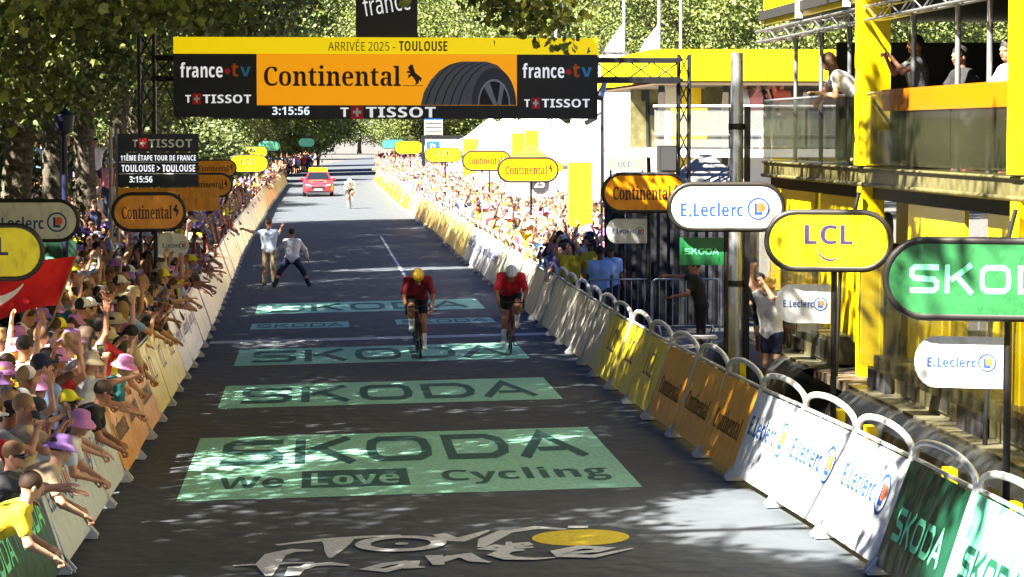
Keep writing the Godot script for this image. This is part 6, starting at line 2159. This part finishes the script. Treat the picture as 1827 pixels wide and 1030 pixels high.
func build_crowd() -> void:
	var front := ["deep", "lean", "wave", "phone", "stand", "clap", "phone", "stand", "clap", "reach", "phone", "wave", "film", "lean", "stand"]
	var back := ["phone", "stand", "stand", "clap", "stand", "phone", "film", "wave", "phone", "stand"]
	var rows := [[0, 0.3, 18.6, 60.0, 0.56], [1, 0.78, 20.0, 58.0, 0.58], [2, 1.3, 25.0, 56.0, 0.64]]
	var rnames := ["front row", "second row", "third row"]
	for r in rows:
		var d: float = r[2]
		while d < r[3]:
			var x: float = line_x(LEFT, d) - r[1] - 0.3 + rng.randf_range(-0.09, 0.09)
			if x / d > -0.143 and not (absf(d - 44.0) < 0.0):
				var z := -d + rng.randf_range(-0.1, 0.1)
				var look := Vector2(2.6 - x, -44.0 - z)
				if absf(look.y) < 6.0:
					look.y = -6.0 if z > -44.0 else 6.0
				if d < 40:
					look.x *= 1.0
				var turn := atan2(look.x, look.y) + rng.randf_range(-0.3, 0.3)
				if r[0] == 0:
					turn = lerp_angle(turn, PI / 2, 0.45)
				spectator(x, z, turn, front[rng.randi() % front.size()] if r[0] == 0 else back[rng.randi() % back.size()], rnames[r[0]] + " " + zone_of(z, true), "spectators on the shaded side", false)
			d += r[4] * rng.randf_range(0.85, 1.15)
	for a in [[-2.62, 19.6, 1.1, "deep"], [-2.66, 20.5, 0.9, "reach"], [-2.6, 21.5, 1.2, "deep"], [-2.72, 22.5, 1.0, "phone"], [-2.62, 23.5, 1.1, "deep"], [-2.66, 24.7, 1.2, "lean"], [-2.62, 26.0, 1.0, "deep"], [-2.64, 27.4, 1.2, "film"], [-2.62, 28.8, 1.2, "deep"]]:
		spectator(a[0], -a[1], a[2] + 0.5, a[3], "pressed " + zone_of(-a[1], true), "spectators on the shaded side", false)
	rows = [[0, 0.42, 50.0, 84.0, 0.62], [1, 0.98, 51.0, 80.0, 0.64], [2, 1.55, 53.0, 76.0, 0.68]]
	for r in rows:
		var d: float = r[2]
		while d < r[3]:
			var x: float = line_x(RIGHT, d) + r[1] + 0.3 + rng.randf_range(-0.09, 0.09)
			var z := -d
			var turn := atan2(2.5 - x, -44.0 - z) + rng.randf_range(-0.3, 0.3)
			spectator(x, z, turn, front[rng.randi() % front.size()] if r[0] == 0 else back[rng.randi() % back.size()], rnames[r[0]] + " " + zone_of(z, false), "spectators on the sunlit side", true)
			d += r[4] * rng.randf_range(0.85, 1.15)
	# everyone past the first three hundred
	var t := Node3D.new()
	t.name = "crowd"
	t.set_meta("kind", "stuff")
	tag(t, "dense crowd lining both sides of the far road and the back rows", "crowd")
	add_child(t)
	var keys := ["stand", "phone", "clap", "stand", "lean", "phone"]
	var xf := []
	for i in 12:
		xf.push_back([])
	for side in [-1, 1]:
		for r in 9:
			var d: float = 44.0 if side < 0 else 60.0
			while d < 215.0:
				var off := 0.72 + r * 0.58 + rng.randf_range(-0.12, 0.12)
				var x: float = line_x(LEFT if side < 0 else RIGHT, d) + side * off
				var skip: bool = false
				if side < 0:
					skip = (r < 2 and d < 60.5) or (r == 2 and d < 56.5) or (d < 62 and r > 6)
				else:
					skip = (r == 0 and d < 84.5) or (r == 1 and d < 81) or (r == 2 and d < 77) or r > 6 or (d < 75 and r > 3)
				if r > 3 and rng.randf() < 0.35:
					skip = true
				if not skip:
					var turn := atan2(2.0 - x, -44.0 + d) + rng.randf_range(-0.5, 0.5)
					if r == 0:
						turn = lerp_angle(turn, -side * PI / 2, 0.5)
					var q := Basis(Vector3.UP, turn).scaled(Vector3.ONE * rng.randf_range(0.92, 1.06))
					xf[rng.randi() % 12].push_back(Transform3D(q, on(x, -d)))
				d += rng.randf_range(0.55, 0.85) * (1.0 if d < 110 else 1.5)
	for i in 170:
		var x := rng.randf_range(6.3, 9.4)
		var d := rng.randf_range(62.5, 81.0)
		if (absf(x - 8.1) < 0.5 and absf(d - 70.0) < 0.5) or (x > 8.1 and d < 72.0) or (absf(x - 7.2) < 1.3 and absf(d - 80.0) < 0.6):
			continue
		xf[rng.randi() % 12].push_back(Transform3D(Basis(Vector3.UP, rng.randf_range(-1.2, 0.6)).scaled(Vector3.ONE * rng.randf_range(0.92, 1.06)), on(x, -d)))
	var m := mat("crowd clothes", Color.WHITE, 0.8)
	m.vertex_color_use_as_albedo = true
	for i in 12:
		var fig: Dictionary = poses[keys[i % 6]]
		var s: Color = SHIRTS[[0, 1, 11, 3, 5, 2, 7, 4, 9, 10, 13, 0][i]][1]
		var mm := MultiMesh.new()
		mm.transform_format = MultiMesh.TRANSFORM_3D
		mm.mesh = coloured(fig, s, [rgb8(40, 50, 78), rgb8(34, 34, 38), rgb8(150, 138, 112)][i % 3], [rgb8(192, 140, 112), rgb8(170, 116, 90), rgb8(206, 158, 130)][i % 3], [rgb8(40, 30, 26), HATS[i % 8][2], rgb8(96, 66, 42)][i % 3], i % 3 == 1)
		mm.instance_count = xf[i].size()
		for k in xf[i].size():
			mm.set_instance_transform(k, xf[i][k])
		var o := MultiMeshInstance3D.new()
		o.name = "spectators"
		o.multimesh = mm
		o.material_override = m
		o.set_meta("kind", "stuff")
		t.add_child(o, true)

func coloured(fig: Dictionary, shirt: Color, legs: Color, sk: Color, hair: Color, hat: bool) -> ArrayMesh:
	var v := PackedVector3Array()
	var n := PackedVector3Array()
	var c := PackedColorArray()
	for e in [[fig.mb.body, sk], [fig.mb.shirt, shirt], [fig.mb.legs, legs]]:
		var b: MB = e[0]
		v.append_array(b.v)
		n.append_array(b.n)
		var col: Color = e[1].srgb_to_linear()
		var k := c.size()
		c.resize(v.size())
		for i in range(k, v.size()):
			c[i] = col
	var h: Array = gear["bucket_hat" if hat else "hair"].surface_get_arrays(0)
	var hc := hair.srgb_to_linear()
	for i in h[Mesh.ARRAY_VERTEX].size():
		v.push_back(fig.head * h[Mesh.ARRAY_VERTEX][i])
		n.push_back(fig.head.basis * h[Mesh.ARRAY_NORMAL][i])
		c.push_back(hc)
	var a := []
	a.resize(Mesh.ARRAY_MAX)
	a[Mesh.ARRAY_VERTEX] = v
	a[Mesh.ARRAY_NORMAL] = n
	a[Mesh.ARRAY_COLOR] = c
	var m := ArrayMesh.new()
	m.add_surface_from_arrays(Mesh.PRIMITIVE_TRIANGLES, a)
	return m

# ---------------------------------------------------------------- the far end of the avenue
func vehicle(called: String, label: String, x: float, z: float, turn: float, w: float, l: float, h: float, m: Material) -> void:
	var t := thing(called, label, "vehicle", on(x, z), turn, "vehicles at the avenue's far end")
	var b := MB.new()
	var pr := PackedVector2Array([Vector2(0, 0.3), Vector2(0, h * 0.5), Vector2(0.35, h * 0.55), Vector2(0.9, h * 0.95), Vector2(1.2, h), Vector2(l - 0.2, h), Vector2(l, h * 0.9), Vector2(l, 0.3)])
	b.prism(pr, -w / 2, w / 2, Transform3D(Basis(Vector3(0, 0, -1), Vector3.UP, Vector3(1, 0, 0)), Vector3.ZERO))
	part(t, "body", b, m)
	b = MB.new()
	b.quad(Vector3(-w * 0.42, h * 0.58, -0.34), Vector3(w * 0.42, h * 0.58, -0.34), Vector3(w * 0.4, h * 0.92, -0.84), Vector3(-w * 0.4, h * 0.92, -0.84), Vector3(0, 1, 1))
	part(t, "windscreen", b, mat("car glass", rgb8(24, 28, 34), 0.08), at(0, 0.01, 0.012))
	for sx in [-1, 1]:
		slab(t, "headlight", sx * w * 0.28, sx * w * 0.44, h * 0.34, h * 0.42, 0.002, 0.03, mat("headlight", rgb8(225, 228, 232), 0.1))
		for z2 in [-0.8, -l + 0.8]:
			b = MB.new()
			b.lathe([Vector2(0, -0.11), Vector2(0.3, -0.11), Vector2(0.34, -0.06), Vector2(0.34, 0.06), Vector2(0.3, 0.11), Vector2(0, 0.11)], 14, Transform3D(Basis(Vector3(0, 0, 1), PI / 2), Vector3(sx * w * 0.46, 0.34, z2)))
			part(t, "wheel", b, mat("tyre black", rgb8(25, 25, 26), 0.85))

func build_far_end() -> void:
	var white := mat("van white", rgb8(225, 226, 228), 0.35)
	var k := 0
	for a in [[10.5, -300.0, 1.9, 4.4, 1.5, "blue car at the far end of the road"]]:
		vehicle("white_van" if a[4] > 2 else "parked_car", a[5], a[0] + bend(-a[1]) * 0.3, a[1], 0.1, a[2], a[3], a[4], mat("car blue", rgb8(50, 80, 150), 0.3))
		k += 1
	# people gathered across the far end
	var cr := Node3D.new()
	cr.name = "far_crowd"
	cr.set_meta("kind", "stuff")
	tag(cr, "distant crowd gathered across the end of the road beneath the trees", "crowd")
	add_child(cr)
	for i in 6:
		var mm := MultiMesh.new()
		mm.transform_format = MultiMesh.TRANSFORM_3D
		mm.mesh = coloured(poses[["stand", "phone", "wave", "clap", "stand", "wave"][i]], SHIRTS[[0, 2, 9, 5, 10, 0][i]][1], rgb8(40, 44, 60), rgb8(206, 150, 120), rgb8(70, 50, 40), i == 2)
		mm.instance_count = 45
		for q in 45:
			var d := rng.randf_range(235.0, 330.0)
			var sd := -1.0 if rng.randf() < 0.55 else 1.0
			var x: float = 1.0 + bend(d) + sd * rng.randf_range(3.6, 9.5)
			if d > 300.0:
				x += sd * 1.0
			mm.set_instance_transform(q, Transform3D(Basis(Vector3.UP, rng.randf_range(-0.7, 0.7)), on(x, -d)))
		var o := MultiMeshInstance3D.new()
		o.name = "spectators"
		o.multimesh = mm
		o.material_override = mat("crowd clothes", Color.WHITE, 0.8)
		mats["crowd clothes"].vertex_color_use_as_albedo = true
		o.set_meta("kind", "stuff")
		cr.add_child(o, true)
	# dark hedge bank closing the crowd's side; nearest bushes added to darken it
	var leaf := leaf_mat("hedge leaf", Color(0.075, 0.11, 0.03).linear_to_srgb(), Color(0.04, 0.06, 0.01).linear_to_srgb())
	k = 0
	for a in [[-7.6, -37.0, 2.6, 2.4], [-8.0, -44.0, 2.6, 2.5], [-8.6, -52.0, 2.8, 2.5], [-9.5, -62.0, 3.6, 2.6], [-10.0, -78.0, 3.6, 2.6], [-8.0, -92.0, 3.4, 2.4], [-8.2, -108.0, 3.6, 2.6], [-7.0, -128.0, 3.4, 2.6], [-7.4, -144.0, 3.6, 2.8], [-8.5, -165.0, 4.0, 3.0], [-7.5, -190.0, 4.5, 3.4]]:
		var t := thing("bush", "tall leafy bush behind the shaded crowd, %s from the camera" % ordinal(k), "bush", on(a[0], a[1]), 0, "bushes behind the shaded crowd")
		var b := MB.new()
		for i in 4:
			b.tube([Vector3(0.2 * i - 0.3, 0, 0), Vector3(0.35 * i - 0.5, 1.2, 0.2), Vector3(0.6 * i - 0.9, 2.6, 0.3)], [0.06, 0.045, 0.02], 6)
		part(t, "stems", b, mats["bark"])
		crown(t, Vector3(0, a[3] * 0.85, 0), Vector3(a[2], a[3], a[2]), 900, 900 + k, leaf, -0.15)
		k += 1
	# tiered benches of spectators behind the crowd near the lamp post
	var st := thing("tiered_stand", "sunlit tiered benches behind the dark blue lamp post", "stand", on(-7.2, -66.0), 0.35)
	for i in 4:
		slab(st, "tier", -2.6, 2.6, 0.0, 0.55 + i * 0.55, -i * 0.8 - 0.8, -i * 0.8, mat("tier grey", rgb8(120, 118, 114), 0.8))
	var n := 0
	for i in 4:
		for q in 7:
			var p := st.transform * Vector3(-2.3 + q * 0.75 + rng.randf_range(-0.1, 0.1), 0.55 + i * 0.55, -i * 0.8 - 0.4)
			var s: Array = SHIRTS[[0, 4, 10, 0, 7, 2, 0, 9, 1][n % 9]]
			var t := thing("person", "person in %s shirt on the tiered benches, %s tier, place %s" % [s[0], ["lowest", "second", "third", "top"][i], ["one", "two", "three", "four", "five", "six", "seven"][q]], "person", p, 0.35 + rng.randf_range(-0.4, 0.6), "people on the tiered benches")
			dress(t, poses[["stand", "clap", "phone", "wave"][(n * 5 + q) % 4]], n % 3, cloth("shirt " + s[0], s[1]), cloth("legs%d" % (n % 2), [rgb8(40, 50, 78), rgb8(34, 34, 38)][n % 2]), ["hair", "long_hair"][n % 2], mat("hair%d" % (n % 3), [rgb8(34, 26, 22), rgb8(62, 42, 30), rgb8(96, 66, 42)][n % 3], 0.7), "bucket_hat" if n % 4 == 0 else "", cloth("hat white", rgb8(225, 222, 218)) if n % 4 == 0 else null)
			n += 1

func build_small_things() -> void:
	# red flag with a pale curved mark held over the shaded crowd
	var t := thing("flag", "large red flag with a pale curved mark held over the shaded crowd", "flag", Vector3.ZERO)
	var red := cloth("flag red", rgb8(200, 18, 26))
	red.backlight_enabled = true
	red.backlight = Color(0.35, 0.02, 0.02)
	var c := Vector3(-3.95, 1.98, -31.6)
	var ux := Vector3(0.93, 0.2, -0.3).normalized()
	var uy := Vector3(0.25, 0.72, -0.4).normalized()
	var un := ux.cross(uy)
	var pt := func(u: float, v: float, lift: float) -> Vector3:
		return c + ux * u + uy * v + un * (0.07 * sin(u * 5.0 + v * 2.0) + 0.04 * sin(v * 7.0 - u * 3.0) + lift)
	var b := MB.new()
	for i in 24:
		for k in 14:
			var u0 := -0.75 + 1.55 * i / 24.0
			var u1 := -0.75 + 1.55 * (i + 1) / 24.0
			var top0 := 0.36
			var v0 := -0.4 + 0.76 * k / 14.0
			var v1 := -0.4 + 0.76 * (k + 1) / 14.0
			b.quad(pt.call(u0, v0, 0.0), pt.call(u1, v0, 0.0), pt.call(u1, v1, 0.0), pt.call(u0, v1, 0.0), un)
	part(t, "cloth", b, red)
	b = MB.new()
	for i in 14:
		var a0 := PI * (1.05 + 0.9 * i / 14.0)
		var a1 := PI * (1.05 + 0.9 * (i + 1) / 14.0)
		var w0 := 0.12 * sin(PI * i / 14.0) + 0.01
		var w1 := 0.12 * sin(PI * (i + 1) / 14.0) + 0.01
		b.quad(pt.call(-0.1 + cos(a0) * 0.32, 0.08 + sin(a0) * 0.26, 0.006), pt.call(-0.1 + cos(a1) * 0.32, 0.08 + sin(a1) * 0.26, 0.006), pt.call(-0.1 + cos(a1) * (0.32 - w1), 0.1 + sin(a1) * (0.26 - w1), 0.006), pt.call(-0.1 + cos(a0) * (0.32 - w0), 0.1 + sin(a0) * (0.26 - w0), 0.006), un)
	part(t, "crescent", b, cloth("flag white", rgb8(225, 222, 220)))
	b = MB.new()
	b.tube([c + ux * 0.82 + uy * -0.9, c + ux * 0.81 + uy * 0.42], [0.014], 7)
	part(t, "stick", b, mat("stick wood", rgb8(150, 120, 80), 0.7))
